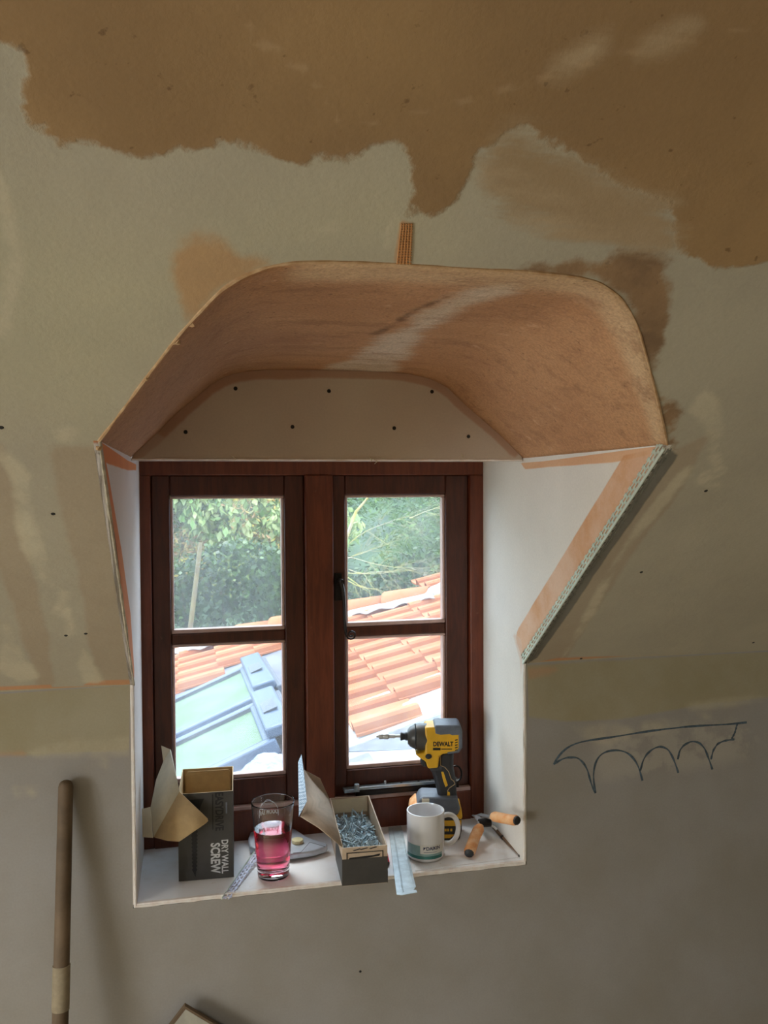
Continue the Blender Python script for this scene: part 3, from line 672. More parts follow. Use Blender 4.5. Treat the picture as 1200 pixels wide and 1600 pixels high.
G().box((.0655, -.0006, .098), (.0675, -.0001, .168)).obj('print_bar', M['ink'], bx); G().box((.0915, -.0006, .128), (.0945, -.0001, .150)).obj('print_bar', M['tgrey'], bx)
g = G(); pts = [(.015, .160), (.050, .160), (.044, .148), (.0385, .130)]
for k in range(15): z = .126-k*.0075; pts += [(.0385-k*.0002, z), (.0362-k*.0002, z-.0037)]
pts += [(.032, .006)]
for k in reversed(range(15)): z = .126-k*.0075; pts += [(.0262+k*.0001, z-.0037), (.0240+k*.0001, z)]
pts += [(.0265, .130), (.021, .148)]
g.prism([(x, -.0005, z) for x, z in pts], (0, .0004, 0)); g.obj('screw_picture', M['ink'], bx, smooth=0)
inv = (Matrix.Translation((BX, BY, BZ)) @ Matrix.Rotation(-.05, 4, 'Z')).inverted()
L_ = lambda px, py, Y: inv @ V(atY(px, py, Y))
shell_poly('inner_flap', [(.006, BD-.010, BH-.078), (.006, BD-.008, BH-.012), (.012, BD-.007, BH-.004), (BW-.010, BD-.007, BH-.004), (BW-.006, BD-.008, BH-.010), (BW-.006, BD-.010, BH-.078)], M['kraft'], bx)
fa = [L_(280, 1236, .075), L_(266, 1171, .205), L_(255, 1190, .200), L_(244, 1218, .180), L_(235, 1262, .140), L_(240, 1308, .090)]
g = G(); g.add(fa, [(0, 1, 2), (0, 2, 3), (0, 3, 4), (0, 4, 5)]); o = g.obj('side_flap', M['cream'], bx, smooth=60, solid=.0012)
o = shell_poly('flap_tip', [L_(252, 1165, .212), L_(266, 1171, .206), L_(255, 1190, .201)], M['cream'], bx)
fb = [L_(280, 1237, .070), L_(324, 1279, .040), L_(325, 1283, .040), L_(321, 1287, .042), L_(280, 1315, .050), L_(262, 1314, .065), L_(240, 1308, .090)]
g = G(); g.add(fb, [(0, 1, 2, 3, 4), (0, 4, 5), (0, 5, 6)]); g.obj('front_flap', M['kraft'], bx, smooth=60, solid=.0014)
shell_poly('tuck_flap', [L_(222, 1264, .150), L_(235, 1261, .142), L_(239, 1309, .092), L_(223, 1308, .110)], M['cream'], bx)

# pint glass
gl = thing('pint_glass', 'clear pint glass half full of pink drink standing near the front of the sill', 'glass', (.257, .060, .0006))
g = G(); g.lathe([(.0001, 0), (.0295, 0), (.0308, .001), (.0312, .003), (.0314, .006), (.0330, .030), (.0378, .090), (.04255, .1435), (.0428, .146), (.0427, .1478), (.0421, .1485), (.0415, .1480), (.0413, .1465), (.04105, .1440), (.0362, .090), (.0314, .0335), (.0310, .030), (.0300, .021), (.0280, .0165), (.0250, .0145), (.015, .0132), (.0001, .013)], 64, cap=True); g.obj('glass_body', M['glass'], gl, smooth=60)
g = G(); g.lathe([(.0001, .0128), (.015, .0130), (.0250, .0143), (.0281, .0163), (.0302, .0209), (.0312, .030), (.0316, .0335), (.0364, .090), (.0367, .0935), (.0367, .0945), (.0360, .0945), (.0001, .0945)], 64, cap=True); g.obj('pink_drink', M['pink'], gl, smooth=40)['label'] = 'pink drink in the glass'
def on_glass(p, zc=.112, a0=math.radians(99), out=.0006):
    z = zc+p.y; r = .0378+(z-.09)*.0893+out; a = a0 + p.x/r; return V((r*math.cos(a), r*math.sin(a), z))
wh = mat('white glass print', (236, 238, 244), .5)
text('lettering', 'DOOM BAR', .0125, None, wh, gl, fn=lambda p: on_glass(p), off=.0005, sx=.62)['label'] = 'white words DOOM BAR seen from behind'
g = G(); ring = [on_glass(V((.0215*math.cos(a), .0235*math.sin(a), 0)), .110) for a in np.linspace(-.25, PI+.25, 40)]; g.tube(ring, .0007, 6)
ring = [on_glass(V((.0130*math.cos(a), .004+.0225*math.sin(a), 0)), .110) for a in np.linspace(.9, PI-.9, 16)]; g.tube(ring, .0003, 5); g.obj('logo_ring', wh, gl)
text('lettering', "SHARP'S", .0058, None, wh, gl, fn=lambda p: on_glass(p, .1275), off=.0002)['label'] = "small white word SHARP'S seen from behind"

# utility knife
kn = thing('utility_knife', 'silver utility knife with a cream knurled wheel, lying behind the pint glass', 'knife')
top = [onZ(a, b, .012) for a, b in ((388, 1312), (392, 1302), (402, 1296), (440, 1292), (462, 1299), (482, 1312), (512, 1322), (511, 1326), (490, 1333), (455, 1338), (410, 1334), (390, 1326))]
g = G().prism([V((p[0], p[1], .004)) for p in top], (0, 0, .013)); g.obj('body', M['knife'], kn, bevel=.003)
q = onZ(465, 1316, .018)
g = G(); N = 28; prof = []
for i in range(N*2): a = PI*i/N; r = .0125 if i % 2 else .0115; prof.append((q[0]+r*math.cos(a), q[1]+r*math.sin(a), .017))
g.prism(prof, (0, 0, .0075)); g.obj('wheel', M['wheel'], kn, bevel=.0008)
a, b = onZ(470, 1332, .017), onZ(484, 1316, .017); g = G(); g.tube([onZ(458, 1333, .0172), a, b, onZ(508, 1323, .0172)], .0005, 5); g.obj('seam', M['iron'], kn)
g = G().prism([(top[0][0]+.004, top[0][1]-.02, 0), (top[0][0]+.1, top[0][1]-.03, 0), (top[0][0]+.1, top[0][1]+.005, 0), (top[0][0]+.004, top[0][1]+.008, 0)], (0, 0, .005)); g.obj('lower_shell', M['iron'], kn, bevel=.001)

# loose offcut of perforated bead
pb = thing('bead_offcut', 'short pale perforated bead offcut leaning over the sill edge left of the glass', 'bead offcut')
a = V(onZ(398, 1334, .006)); b = V(onZ(347, 1401, .003)); a.z = .010; b.z = -.001; uu = (b-a); L0 = uu.length; uu.normalize(); sd = uu.cross(V((0, 0, 1))).normalized()
g = G(); perf(g, a, uu, -sd, L0, 2, .0035, .015, .010); g.obj('flange', mat('lilac white bead', (206, 204, 222), .4, .2), pb, smooth=0, solid=.0006)
g = G(); g.tube([a+sd*.001, b+sd*.001], .0016, 6); g.obj('nose', M['galv'], pb)

# open box of screws
SX, SY, SW, SD_, SH = .382, -.020, .088, .245, .074; SR = .02
sb = thing('open_screw_box', 'low worn cardboard box full of zinc screws, lid flap turned out to the left', 'box', (SX, SY, .0006), SR*0-.06)
SM = Matrix.Translation((SX, SY, .0006)) @ Matrix.Rotation(-.06, 4, 'Z'); inv2 = SM.inverted()
open_box(SW, SD_, SH, .0022, M['pinkcard'], M['pinkcard'], sb, back_up=.008)
G().box((-.0006, -.0008, .001), (SW+.0006, -.0001, .052)).obj('dark_label', M['cardout'], sb)
G().box((-.0006, -.0006, .0), (0, .12, .052)).obj('dark_label', M['cardout'], sb); G().box((SW, -.0006, .0), (SW+.0006, .22, .05)).obj('dark_label', M['cardout'], sb)
g = G()
for (x0, x1, z0, z1) in ((.008, .010, .052, .064), (.008, .080, .063, .0645), (.078, .080, .052, .064)): g.box((x0, -.0009, z0), (x1, -.0002, z1))
g.prism([(.014, -.0010, .0545), (.060, -.0010, .0565), (.074, -.0010, .0585), (.072, -.0010, .0545), (.05, -.0010, .0525), (.012, -.0010, .0515)], (0, .0008, 0))
for x, z in ((.020, .0685), (.052, .070), (.034, .0695)): g.prism([(x, -.0010, z), (x+.014, -.0010, z+.003), (x+.016, -.0010, z+.0018), (x+.003, -.0010, z-.001)], (0, .0008, 0))
g.obj('torn_print', M['ink'], sb, smooth=0)
shell_poly('back_flap', [(.004, SD_-.006, SH+.006), (SW-.005, SD_-.006, SH+.007), (SW-.006, SD_-.012, SH-.022), (.008, SD_-.012, SH-.022)], M['cream'], sb)
K = lambda px, py, Y: inv2 @ V(atY(px, py, Y))
lf = [V((0, SD_-.01, SH+.004)), V((0, .004, SH)), K(498, 1294, .01), K(469, 1276, .035), K(479, 1252, .06), K(474, 1203, .19), K(500, 1216, .20)]
g = G(); g.add(lf, [(0, 1, 2), (0, 2, 3, 4), (0, 4, 5), (0, 5, 6)]); g.obj('lid_flap', M['pinkcard'], sb, smooth=60, solid=.0014)
t = NT('blue dotted print'); ch = t.n('ShaderNodeTexChecker'); ch.inputs['Scale'].default_value = 300; t.tc = t.n('ShaderNodeTexCoord'); t.l(t.tc.outputs['Object'], ch.inputs[0]); ch.inputs[1].default_value = (*lin((206, 220, 232)), 1); ch.inputs[2].default_value = (*lin((120, 146, 170)), 1); t.bsdf(ch.outputs[0], .6)
shell_poly('lid_edge', [K(467, 1276, .034), K(466, 1190, .186), K(471, 1179, .19), K(474.5, 1203, .189), K(479.5, 1252, .059)], t.m, sb)
# the screws: one mesh, about 190 copies
g = G(); g.lathe([(.0001, 0), (.0038, 0), (.0040, .0006), (.0018, .0026), (.0017, .028), (.0003, .034)], 8); g.lathe([(.0001, -.0002), (.0012, -.0001), (.0001, .0003)], 6)
for k in range(10): z = .007+k*.0022; g.lathe([(.0014, z-.0005), (.0026, z), (.0014, z+.0005)], 7)
sme = g.mesh('screw', [M['screw']], 40)
for i in range(290):
    x = random.uniform(.012, SW-.012); y = random.uniform(.012, SD_-.03); hgt = .047+.010*mnoise.noise(V((x*40, y*40, 0)))+random.uniform(-.004, .006) - .012*max(0, (y-.12)/.12)
    o = link('screw', sme); tag(o, 'zinc screw in the loose heap inside the low open cardboard box', 'screw', 'loose screws in the open box')
    th = random.uniform(0, 2*PI); ph = random.gauss(0, .45)
    d = V((math.cos(th)*math.cos(ph), math.sin(th)*math.cos(ph), math.sin(ph)))
    c = V((min(max(x, .004+abs(d.x)*.016), SW-.004-abs(d.x)*.016), min(max(y, .004+abs(d.y)*.016), SD_-.014-abs(d.y)*.016), hgt+abs(d.z)*.004))
    o.matrix_world = SM @ Matrix.Translation(c-d*.013) @ d.to_track_quat('Z', 'Y').to_matrix().to_4x4()
o = G().box((.003, .003, .003), (SW-.003, SD_-.004, .038)).obj('screw_heap', M['screw'], sb); o['kind'] = 'stuff'

# red pencil, metal strip
pc = thing('red_pencil', 'thin red pencil lying between the open screw box and the pale strip', 'pencil')
a = V(onZ(593, 1288, .004)); b = V(onZ(607, 1352, .004)); a = b+(a-b).normalized()*.15
g = G(); g.tube([a, b+(a-b)*.06], .0038, 6); g.obj('barrel', M['red'], pc); g = G(); g.tube([b+(a-b)*.06, b], [.0037, .0006], 6); g.obj('tip', M['iron'], pc)
stp = thing('zinc_strip', 'long pale zinc strip with ribs lying across the sill and out over its edge', 'strip')
a0, a1 = V((.531, .232, .0028)), V((.561, .230, .0028)); b0, b1 = V(onZ(620, 1400, .0028)), V(onZ(652, 1394, .0028))
g = G(); q = [a0, a1, a1.lerp(b1, .93), a1.lerp(b1, .95)+(b0-b1)*.12, a1.lerp(b1, .965)+(b0-b1)*.14, a1.lerp(b1, .97)+(b0-b1)*.02, b1, b0.lerp(b1, .25), b0.lerp(a0, .02)]
g.prism(q, (0, 0, -.0012)); g.obj('strip_body', M['strip'], stp, bevel=.0003)
for f in (.30, .36, .9):
    G().tube([a0.lerp(a1, f), b0.lerp(b1, f)+(a0-b0)*.03], .0006, 5).obj('rib', M['strip'], stp)

# mug
mg = thing('white_mug', 'white ceramic mug with teal band standing in front of the drill', 'mug', (.5735, .070, .0025))
g = G(); g.lathe([(.0001, .002), (.030, .002), (.0315, 0), (.036, .0015), (.0388, .006), (.0392, .094), (.0388, .0965), (.0368, .0965), (.0358, .094), (.0352, .012), (.030, .006), (.0001, .0055)], 64)
cx_ = [(.0375, .080), (.048, .083), (.060, .079), (.069, .066), (.0715, .050), (.068, .034), (.058, .022), (.047, .019), (.0375, .022)]
q = smooth(resample(cx_, 28), 3); g.tube([(x, 0, z) for x, z in q], .0052, 12, sx=1.25, up=(0, 1, 0)); g.obj('mug_body', M['white'], mg, smooth=50)
def on_mug(a, z, out=.0002): return V(((.0391+out)*math.cos(a), (.0391+out)*math.sin(a), z))
A0 = -PI/2-YAW+.0      # angle that faces the camera
def patch(name, a0, a1, z0, z1, m, out):
    g = G(); N = 20; a = np.linspace(A0+a0, A0+a1, N)
    g.add([on_mug(t_, z0, out) for t_ in a]+[on_mug(t_, z1, out) for t_ in a], [(i, i+1, N+i+1, N+i) for i in range(N-1)]); return g.obj(name, m, mg, smooth=60)
patch('teal_panel', -1.25, -.32, .015, .036, M['teal1'], .0002); patch('teal_panel', -.32, .95, .015, .021, M['teal1'], .0002); patch('teal_stripe', -1.3, .95, .0085, .015, M['teal2'], .0003)
patch('white_panel', -.34, 1.0, .0195, .0375, M['label'], .0004)
fm = lambda p, zc=.0305, da=.37: on_mug(A0+da+p.x/.0391, zc+p.y, .0006)
text('lettering', 'DAIKIN', .0098, None, M['navy'], mg, fn=fm, off=.0003, sx=.95)['label'] = 'navy word DAIKIN'
g = G(); g.add([on_mug(A0+da, z, .0006) for da, z in ((-.17, .0335), (-.02, .0335), (-.17, .0272))], [(0, 1, 2)]); g.obj('logo_mark', M['navy'], mg)
patch('small_print', -.16, .55, .0225, .0235, M['tgrey'], .0006)

# impact driver (local x to the picture's right, z up)
DP = onZ(690, 1308, 0); kx = .001386
dr = thing('impact_driver', 'yellow and black cordless impact driver standing on its battery behind the mug', 'power tool', (DP[0], DP[1]+.012, .0004), -YAW)
P_ = lambda px, py: ((px-690)*kx, (1308-py)*kx)
def slab(name, pts, th, m, bevel=.004, yc=0, parent=None, seg=3):
    g = G(); g.prism([(P_(*p)[0], yc-th/2, P_(*p)[1]) for p in pts], (0, th, 0)); return g.obj(name, m, parent or dr, bevel=bevel, seg=seg)
slab('housing', [(666, 1130), (684, 1129), (716, 1129), (720, 1133), (720, 1163), (716, 1170), (694, 1172), (688, 1176), (686, 1194), (670, 1195), (667, 1184), (657, 1178), (650, 1172), (666, 1170)], .058, M['yellow'], .010)
z = P_(0, 1150)[1]
g = G(); X = lambda px: P_(px, 0)[0]
g.lathe([(.0001, X(639)), (.015, X(639)), (.0215, X(643)), (.0265, X(650)), (.0285, X(656)), (.0292, X(669)), (.0001, X(669))], 32, axis='X', c=(0, 0, z)); gc = g.obj('gear_case', M['gear'], dr, smooth=30)
g = G(); g.lathe([(.0268, X(650)), (.0292, X(651)), (.0268, X(652.5))], 32, axis='X', c=(0, 0, z)); g.obj('gear_case_ring', M['black'], gc)
g = G(); g.lathe([(.0001, X(627)), (.0085, X(627.5)), (.0095, X(629)), (.0078, X(632)), (.0078, X(635)), (.0092, X(636)), (.0092, X(640)), (.0001, X(640))], 24, axis='X', c=(0, 0, z+.001)); g.obj('chuck', M['black'], dr, smooth=30)
g = G(); g.lathe([(.0001, X(589)), (.0022, X(589.5)), (.003, X(592)), (.003, X(593)), (.0062, X(594)), (.0066, X(599)), (.0058, X(600)), (.0066, X(601)), (.0066, X(608)), (.004, X(610)), (.0045, X(618)), (.003, X(620)), (.003, X(628)), (.0001, X(628))], 20, axis='X', c=(0, 0, z+.001)); g.obj('bit_holder', M['chrome'], dr, smooth=30)
slab('top_cover', [(680, 1128), (683, 1126), (719, 1126), (723, 1131), (722, 1142), (708, 1143), (704, 1141), (690, 1142), (681, 1140)], .0605, M['tgrey'], .004)
slab('end_cap', [(718, 1130), (724, 1134), (724, 1162), (719, 1170), (700, 1172), (700, 1168), (716, 1166), (718, 1160)], .0600, M['tgrey'], .003)
for k in range(5):
    slab('vent_slot', [(712.5, 1149+k*4), (716.5, 1148+k*4), (716.5, 1149.7+k*4), (712.5, 1150.7+k*4)], .0588, M['ink'], 0)
h = slab('handle', [(687, 1172), (712, 1170), (711, 1196), (715, 1217), (716, 1238), (718, 1262), (690, 1264), (686, 1240), (682, 1222), (677, 1205), (671, 1196), (686, 1194)], .036, M['black'], .010)
slab('grip_inlay', [(691, 1202), (695, 1202), (702, 1224), (698, 1227), (694, 1216)], .0368, M['yellow'], .001, parent=h); slab('grip_inlay', [(701, 1233), (705, 1235), (706, 1247), (700, 1248)], .0368, M['yellow'], .001, parent=h)
g = G(); g.tube([(P_(a, b)[0], -.0182, P_(a, b)[1]) for a, b in ((690, 1172), (690, 1192), (697, 1195), (703, 1202), (707, 1214), (711, 1217), (713, 1222), (704, 1228), (701, 1233))], .0007, 6); g.obj('grip_seam', M['kraft'], h)
slab('trigger', [(659, 1180), (668, 1183), (669, 1197), (663, 1197), (659, 1192)], .020, M['black'], .004)
g = G(); q = P_(671, 1175); g.lathe([(.0001, 0), (.0055, 0), (.0055, .002), (.0001, .003)], 16); 
g.v = [(q[0]+a*1.3, -.029-c, q[1]+b) for a, b, c in g.v]; g.obj('direction_button', M['black'], dr)
slab('foot', [(657, 1242), (662, 1239), (690, 1240), (716, 1240), (720, 1256), (722, 1270), (650, 1270), (646, 1262)], .066, M['tgrey'], .008)
slab('foot_badge', [(660, 1241), (672, 1241), (673, 1252), (659, 1253)], .0668, M['cream'], .002)
slab('foot_guard', [(640, 1270), (642, 1258), (652, 1248), (654, 1252), (648, 1262), (648, 1272)], .068, M['orange'], .004); slab('foot_guard', [(722, 1256), (724, 1272), (716, 1280), (700, 1276), (712, 1270)], .068, M['yellow'], .004)
bt = slab('battery', [(644, 1270), (722, 1270), (723, 1290), (719, 1308), (648, 1308), (643, 1292)], .070, M['black'], .006)
slab('battery_stripe', [(646, 1275), (722, 1275), (721, 1284), (646, 1284)], .0712, M['yellow'], .001, parent=bt); slab('battery_stripe', [(648, 1297), (712, 1297), (704, 1303), (648, 1303)], .0712, M['yellow'], .001, parent=bt)
for p in (701, 706, 697): slab('battery_stud', [(p-1.5, 1288), (p+1.5, 1288), (p+1.5, 1292), (p-1.5, 1292)], .0716, M['yellow'], 0, parent=bt)
text('lettering', 'DEWALT', .0135, frame_m((P_(694, 0)[0], -.0293, P_(0, 1156)[1]), (1, 0, 0), (0, 0, 1)), M['ink'], dr, off=.0006, sx=.80)['label'] = 'black word DEWALT'
slab('name_bar', [(678, 1161.5), (690, 1161.5), (690, 1165.5), (678, 1165.5)], .0588, M['ink'], 0); slab('name_bar', [(691, 1163), (708, 1163), (708, 1164.3), (691, 1164.3)], .0588, M['ink'], 0)
g = G(); g.tube([(P_(717+9*math.cos(a), 0)[0], .02, P_(0, 1215-13*math.sin(a))[1]) for a in np.linspace(-1.9, 2.0, 18)], .0022, 8); g.obj('belt_hook', M['iron'], dr)

# folding snips with orange grips
ps = thing('orange_handled_snips', 'old snips with worn orange grips spread open in the right corner of the sill', 'snips')
q = lambda px, py, Y: V(atY(px, py, Y)); qx = lambda px, py, X: V(hit(px, py, (1, 0, 0), (X, 0, 0))); qz = lambda px, py, Z: V(onZ(px, py, Z))
g = G(); b = qz(733, 1333, .012)
for nm, pts in (('grip', (qz(750, 1291, .030), qz(742, 1308, .020), b)), ('grip', (qx(769, 1275, .705), qx(788, 1279, .722), qx(807, 1282, .737)))):
    p = [V(k) for k in resample([tuple(k) for k in pts], 12)]; p = [V((k.x, k.y, max(k.z, .010))) for k in p]
    g = G(); g.tube(p, [.0085]+[.0120]*9+[.0125, .0110], 10, sx=.85); g.obj('grip', M['orange'], ps, smooth=50)
    e_ = p[-1]; dd = (p[-1]-p[-2]).normalized(); g = G(); g.tube([e_-dd*.003, e_+dd*.003, e_+dd*.006], [.0113, .0095, .004], 10, sx=.85); g.obj('grip_end', M['black'], ps)
g = G(); c = qz(757, 1284, .034)
g.tube([c+V((-.014, -.004, 0)), c+V((.012, -.006, 0))], .011, 10, sx=.8); g.obj('pivot_block', M['iron'], ps, bevel=.001)
g = G(); g.tube([qz(750, 1293, .030), qz(752, 1284, .034), qz(745, 1276, .026), qz(739, 1274, .018)], [.007, .008, .006, .003], 8, sx=.6); g.tube([qx(770, 1277, .705), qz(762, 1276, .040), qz(752, 1273, .030), qz(741, 1275, .018)], [.008, .007, .006, .003], 8, sx=.6)
g.tube([qz(764, 1288, .028), qz(772, 1292, .022), qz(776, 1296, .018)], .003, 8); g.obj('steel_jaw', M['chrome'], ps, smooth=50)
sk = thing('brown_stick', 'thin brown tapering stick lying under the snips and pointing to the sill corner', 'stick')
a = V(onZ(770, 1291, .005)); b = V(onZ(811, 1336, .0035)); g = G(); g.tube([a, a.lerp(b, .5), b], [.004, .0034, .0015], 7); g.obj('shaft', M['stick'], sk)
g = G(); g.tube([b, b+(b-a).normalized()*.003, b+(b-a).normalized()*.006], [.0016, .0035, .001], 7); g.obj('tip', M['iron'], sk)
g = G(); c = a.lerp(b, .4); g.tube([c-(b-a).normalized()*.003, c+(b-a).normalized()*.003], .0046, 8); g.obj('ferrule', M['iron'], sk)

# pole leaning on the wall and board offcut
T = V(atY(103, 1219, -.016)); Bq = V(atY(94, 1600, -.075)); d = (Bq-T).normalized(); L = (T.z+.95)/-d.z
po = thing('wooden_pole', 'weathered brown round-topped wooden pole leaning against the wall below the ceiling fold', 'pole', T+d*L)
g = G(); p = [V((0, 0, 0))-d*(L-k) for k in (0, .002, .006, .012, .2, .4, .7, L)]; rsx = [.004, .0085, .0115, .0128, .0134, .0138, .014, .0145]; g.tube([-d*L+d*k for k in (0, .002, .006, .012, .2, .4, .7, L)], rsx, 20); g.obj('shaft', M['pole'], po, smooth=60)
a = V(atY(97, 1508, -.062))-(T+d*L); b = V(atY(95, 1578, -.072))-(T+d*L)
n_ = 14; q = [(-d*L)+d*(((a+d*L).dot(d))+((b-a).dot(d))*i/(n_-1)) for i in range(n_)]
g = G(); g.tube(q, .0149, 20); g.obj('plaster_splash', M['splash'], po, smooth=60)
T = V(atY(289, 1572, -.030)); oc = thing('board_offcut', 'pale plasterboard offcut with brown edges standing on its corner against the wall', 'board', (T.x, T.y, -.95))
d1 = V((-.66, -.06, -.75)).normalized(); d2 = V((.80, -.05, -.60)).normalized(); l1, l2 = .5, .64
P0 = V((0, 0, T.z+.95)); pts = [P0, P0+d1*l1, P0+d1*l1+d2*l2, P0+d2*l2]; nn = d1.cross(d2).normalized(); nn = nn if nn.y < 0 else -nn
mz = min(p.z for p in pts); pts = [p-V((0, 0, 0)) for p in pts]
g = G(); g.prism(pts, nn*-.012); g.obj('core', M['offedge'], oc); cc = sum(pts, V())/4; g = G(); g.prism([p+(cc-p).normalized()*.006 for p in pts], nn*.0006); g.obj('face_paper', M['offcut'], oc)

# ------------------------------------------------------------ outside: tiled roof, roof windows, trees
RA = 0.2867; U = V((math.cos(RA), 0, math.sin(RA))); NR = V((-math.sin(RA), 0, math.cos(RA))); OR = V((-.0211, 6.9035, -.9859)); TL, TW = .36, .3354
RM = frame_m(OR, U, (0, 1, 0))                      # local x up the slope, y away, z normal
roof = thing('tiled_roof', 'terracotta tiled annexe roof seen below through the window', 'roof'); roof.matrix_world = RM
def R_(s, Y, h=0): return V((s, Y-OR.y, h))
so = float(OR.dot(U))                               # offset: lattice column c starts at s = c*TL in this frame
def tile_mesh(near=True):
    prof = [(.50, .014), (.485, .024), (.46, .020), (.40, .006), (.1, .0), (-.12, .0), (-.15, .008), (-.18, .050), (-.23, .074), (-.31, .082), (-.39, .074), (-.44, .052), (-.46, .004), (-.50, .0)]
    prof = [(a*TW, b*.80) for a, b in prof]; g = G(); n = len(prof); v = []
    for s_, lift in ((0, .030), (.02, .0275), (TL*1.13, .004)):
        for a, b in prof: v.append((s_, a+.075, b+lift))
        for a, b in prof: v.append((s_, a+.075, b+lift-.016))
    f = []
    for r in range(2):
        o = r*2*n; p = (r+1)*2*n
        for i in range(n-1): f += [(o+i, p+i, p+i+1, o+i+1), (o+n+i, o+n+i+1, p+n+i+1, p+n+i)]
        f += [(o, o+n, p+n, p), (o+n-1, p+n-1, p+2*n-1, o+2*n-1)]
    for i in range(n-1): f.append((i, i+1, n+i+1, n+i))
    g.add(v, f); return g.mesh('roof_tile', [M['tile']], 32)
tm = tile_mesh()
hip = lambda s: 7.62 - .62*(s+.08)                 # far edge: a hip with cap tiles
for c in range(-8, 10):
    for i in range(-2, 12):
        s_, Y = c*TL, OR.y - i*TW
        mid = s_+.18
        if Y > hip(mid) - .10 and not (mid > 2.45 and Y < 7.0): continue
        if -1.35 < s_ < .80 and Y < 6.0 - .35*max(0, .5-s_): continue
        if (i == 11 and s_ > 1.2) or (i == 10 and s_ > 1.9): continue
        o = link('roof_tile', tm, roof); o.location = R_(s_+random.uniform(-.006, .006), Y, random.uniform(-.003, .003)); o.rotation_euler = (0, 0, random.uniform(-.008, .008))
capm = G(); N = 12
v = []
for s_, r in ((0, .160), (.03, .160), (.46, .135)):
    for k in range(N+1): a = PI*k/N; v.append((s_, r*math.cos(a), r*math.sin(a)))
capm.add(v, [(r*(N+1)+k, r*(N+1)+k+1, (r+1)*(N+1)+k+1, (r+1)*(N+1)+k) for r in range(2) for k in range(N)])
cme = capm.mesh('ridge_tile', [M['tile']], 60)
ha = math.atan(-.62); hd = V((math.cos(ha), math.sin(ha), 0))
for k in range(-7, 7):
    o = link('ridge_tile', cme, roof); p = R_(-.1, hip(-.1), .0)+hd*(k*.42); o.location = p+V((0, 0, .015)); o.rotation_euler = (0, .02, ha)
    m = o.modifiers.new('s', 'SOLIDIFY'); m.thickness = .014
g = G(); n_ = 90; q0 = []; q1 = []
for i in range(n_):
    s_ = -.7+i*.035; p = R_(s_, hip(s_)-.14, .10); q0.append(p); q1.append(p+V((-.03, -.17-.05*mnoise.noise(V((i*.7, 0, 0))), -.018+.014*math.sin(i*1.1))))
g.add(q0+q1, [(i, i+1, n_+i+1, n_+i) for i in range(n_-1)]); g.obj('mortar_bedding', M['mortar'], roof, solid=.01)
g = G(); bm = bmesh.new(); bmesh.ops.create_icosphere(bm, subdivisions=3, radius=1)
p = R_(2.56, hip(2.56)+.03, .05)
g.add([p+V((v.co.x*.24, v.co.y*.12, v.co.z*.09+.02*mnoise.noise(v.co*3))) for v in bm.verts], [[v.index for v in f.verts] for f in bm.faces]); bm.free(); g.obj('mortar_lump', M['mortar'], roof, smooth=180)
# verge board, near zinc, flashing
G().prism([R_(.85, 3.75, .02), R_(4, 3.75, .02), R_(4, 3.16, .0), R_(.85, 3.05, .0)], (0, 0, -.04)).obj('verge_mortar', M['mortar'], roof, bevel=.01)
G().prism([R_(.80, 3.10, -.01), R_(4, 3.10, -.01), R_(4, .45, -.03), R_(.80, .45, -.03)], (0, 0, -.05)).obj('zinc_sheet', M['membrane'], roof)
G().prism([R_(.96, 3.05, -.004), R_(4, 3.05, -.004), R_(4, 2.4, -.012), R_(1.30, 2.72, -.012)], (0, 0, -.006)).obj('lead_sheet', M['slate'], roof)
G().prism([R_(-3, 6.2, .0), R_(1.1, 6.2, .0), R_(1.1, .45, -.02), R_(-3, .45, -.02)], (0, 0, -.05)).obj('grey_flashing', M['flash'], roof)
G().prism([R_(-3, hip(-3)-.05, -.03), R_(2.5, hip(2.5)-.05, -.03), R_(2.55, 6.8, -.03), R_(4.2, 6.8, -.03), R_(4.2, .40, -.06), R_(-3, .40, -.06)], (0, 0, -.06)).obj('roof_deck', M['slate'], roof)
# far slope behind the hip
G().prism([R_(-2.6, hip(-2.6), 0), R_(3.0, hip(3.0), 0), R_(3.0, hip(3.0)+.7, -1.4), R_(-2.6, hip(-2.6)+.7, -1.4)], (0, 0, -.05)).obj('rear_hip_slope', M['tile'], roof)
def skylight(y0, y1, label):
    o = thing('roof_window', label, 'roof window', group='roof windows of the annexe'); o.matrix_world = RM @ Matrix.Translation(R_(.7, (y0+y1)/2)) @ Matrix.Rotation(.03, 4, 'Z') @ Matrix.Rotation(-.10, 4, 'Y') @ Matrix.Translation(-R_(.7, (y0+y1)/2))
    s0, s1 = -1.0, .64; f = .075; h = .10
    for nm, a, b in (('side_rail', (s0, y1-f), (s1, y1)), ('side_rail', (s0, y0), (s1, y0+f)), ('end_rail', (s0, y0+f), (s0+f, y1-f)), ('end_rail', (s1-f, y0+f), (s1, y1-f))):
        G().box(R_(a[0], a[1], 0), R_(b[0], b[1], h)).obj(nm, M['alu'], o, bevel=.012)
    for yy in (y1-f-.012, y0+f+.004): G().box(R_(s0+f, yy, h-.03), R_(s1-f, yy+.01, h-.004)).obj('seal', M['aludark'], o)
    G().box(R_(s0+f, y0+f, h-.045), R_(s1-f, y1-f, h-.03)).obj('glazing', M['velux_glass'], o, smooth=0)
    hd_ = G(); hd_.prism([R_(s1-.04, y0+.02, h), R_(s1+.13, y0+.02, h-.02), R_(s1+.13, y1+.02, h-.02), R_(s1-.04, y1+.02, h)], (0, 0, .07)); hd_.obj('hood', M['alu2'], o, bevel=.016)
    ym = (y0+y1)/2; G().box(R_(s1-.005, ym-.14, h+.0705), R_(s1+.09, ym+.10, h+.0745)).obj('hood_panel', M['aludark'], o)
    G().box(R_(s1+.12, y0, -.0), R_(s1+.16, y1+.02, .10)).obj('rear_gutter', M['aludark'], o, bevel=.01)
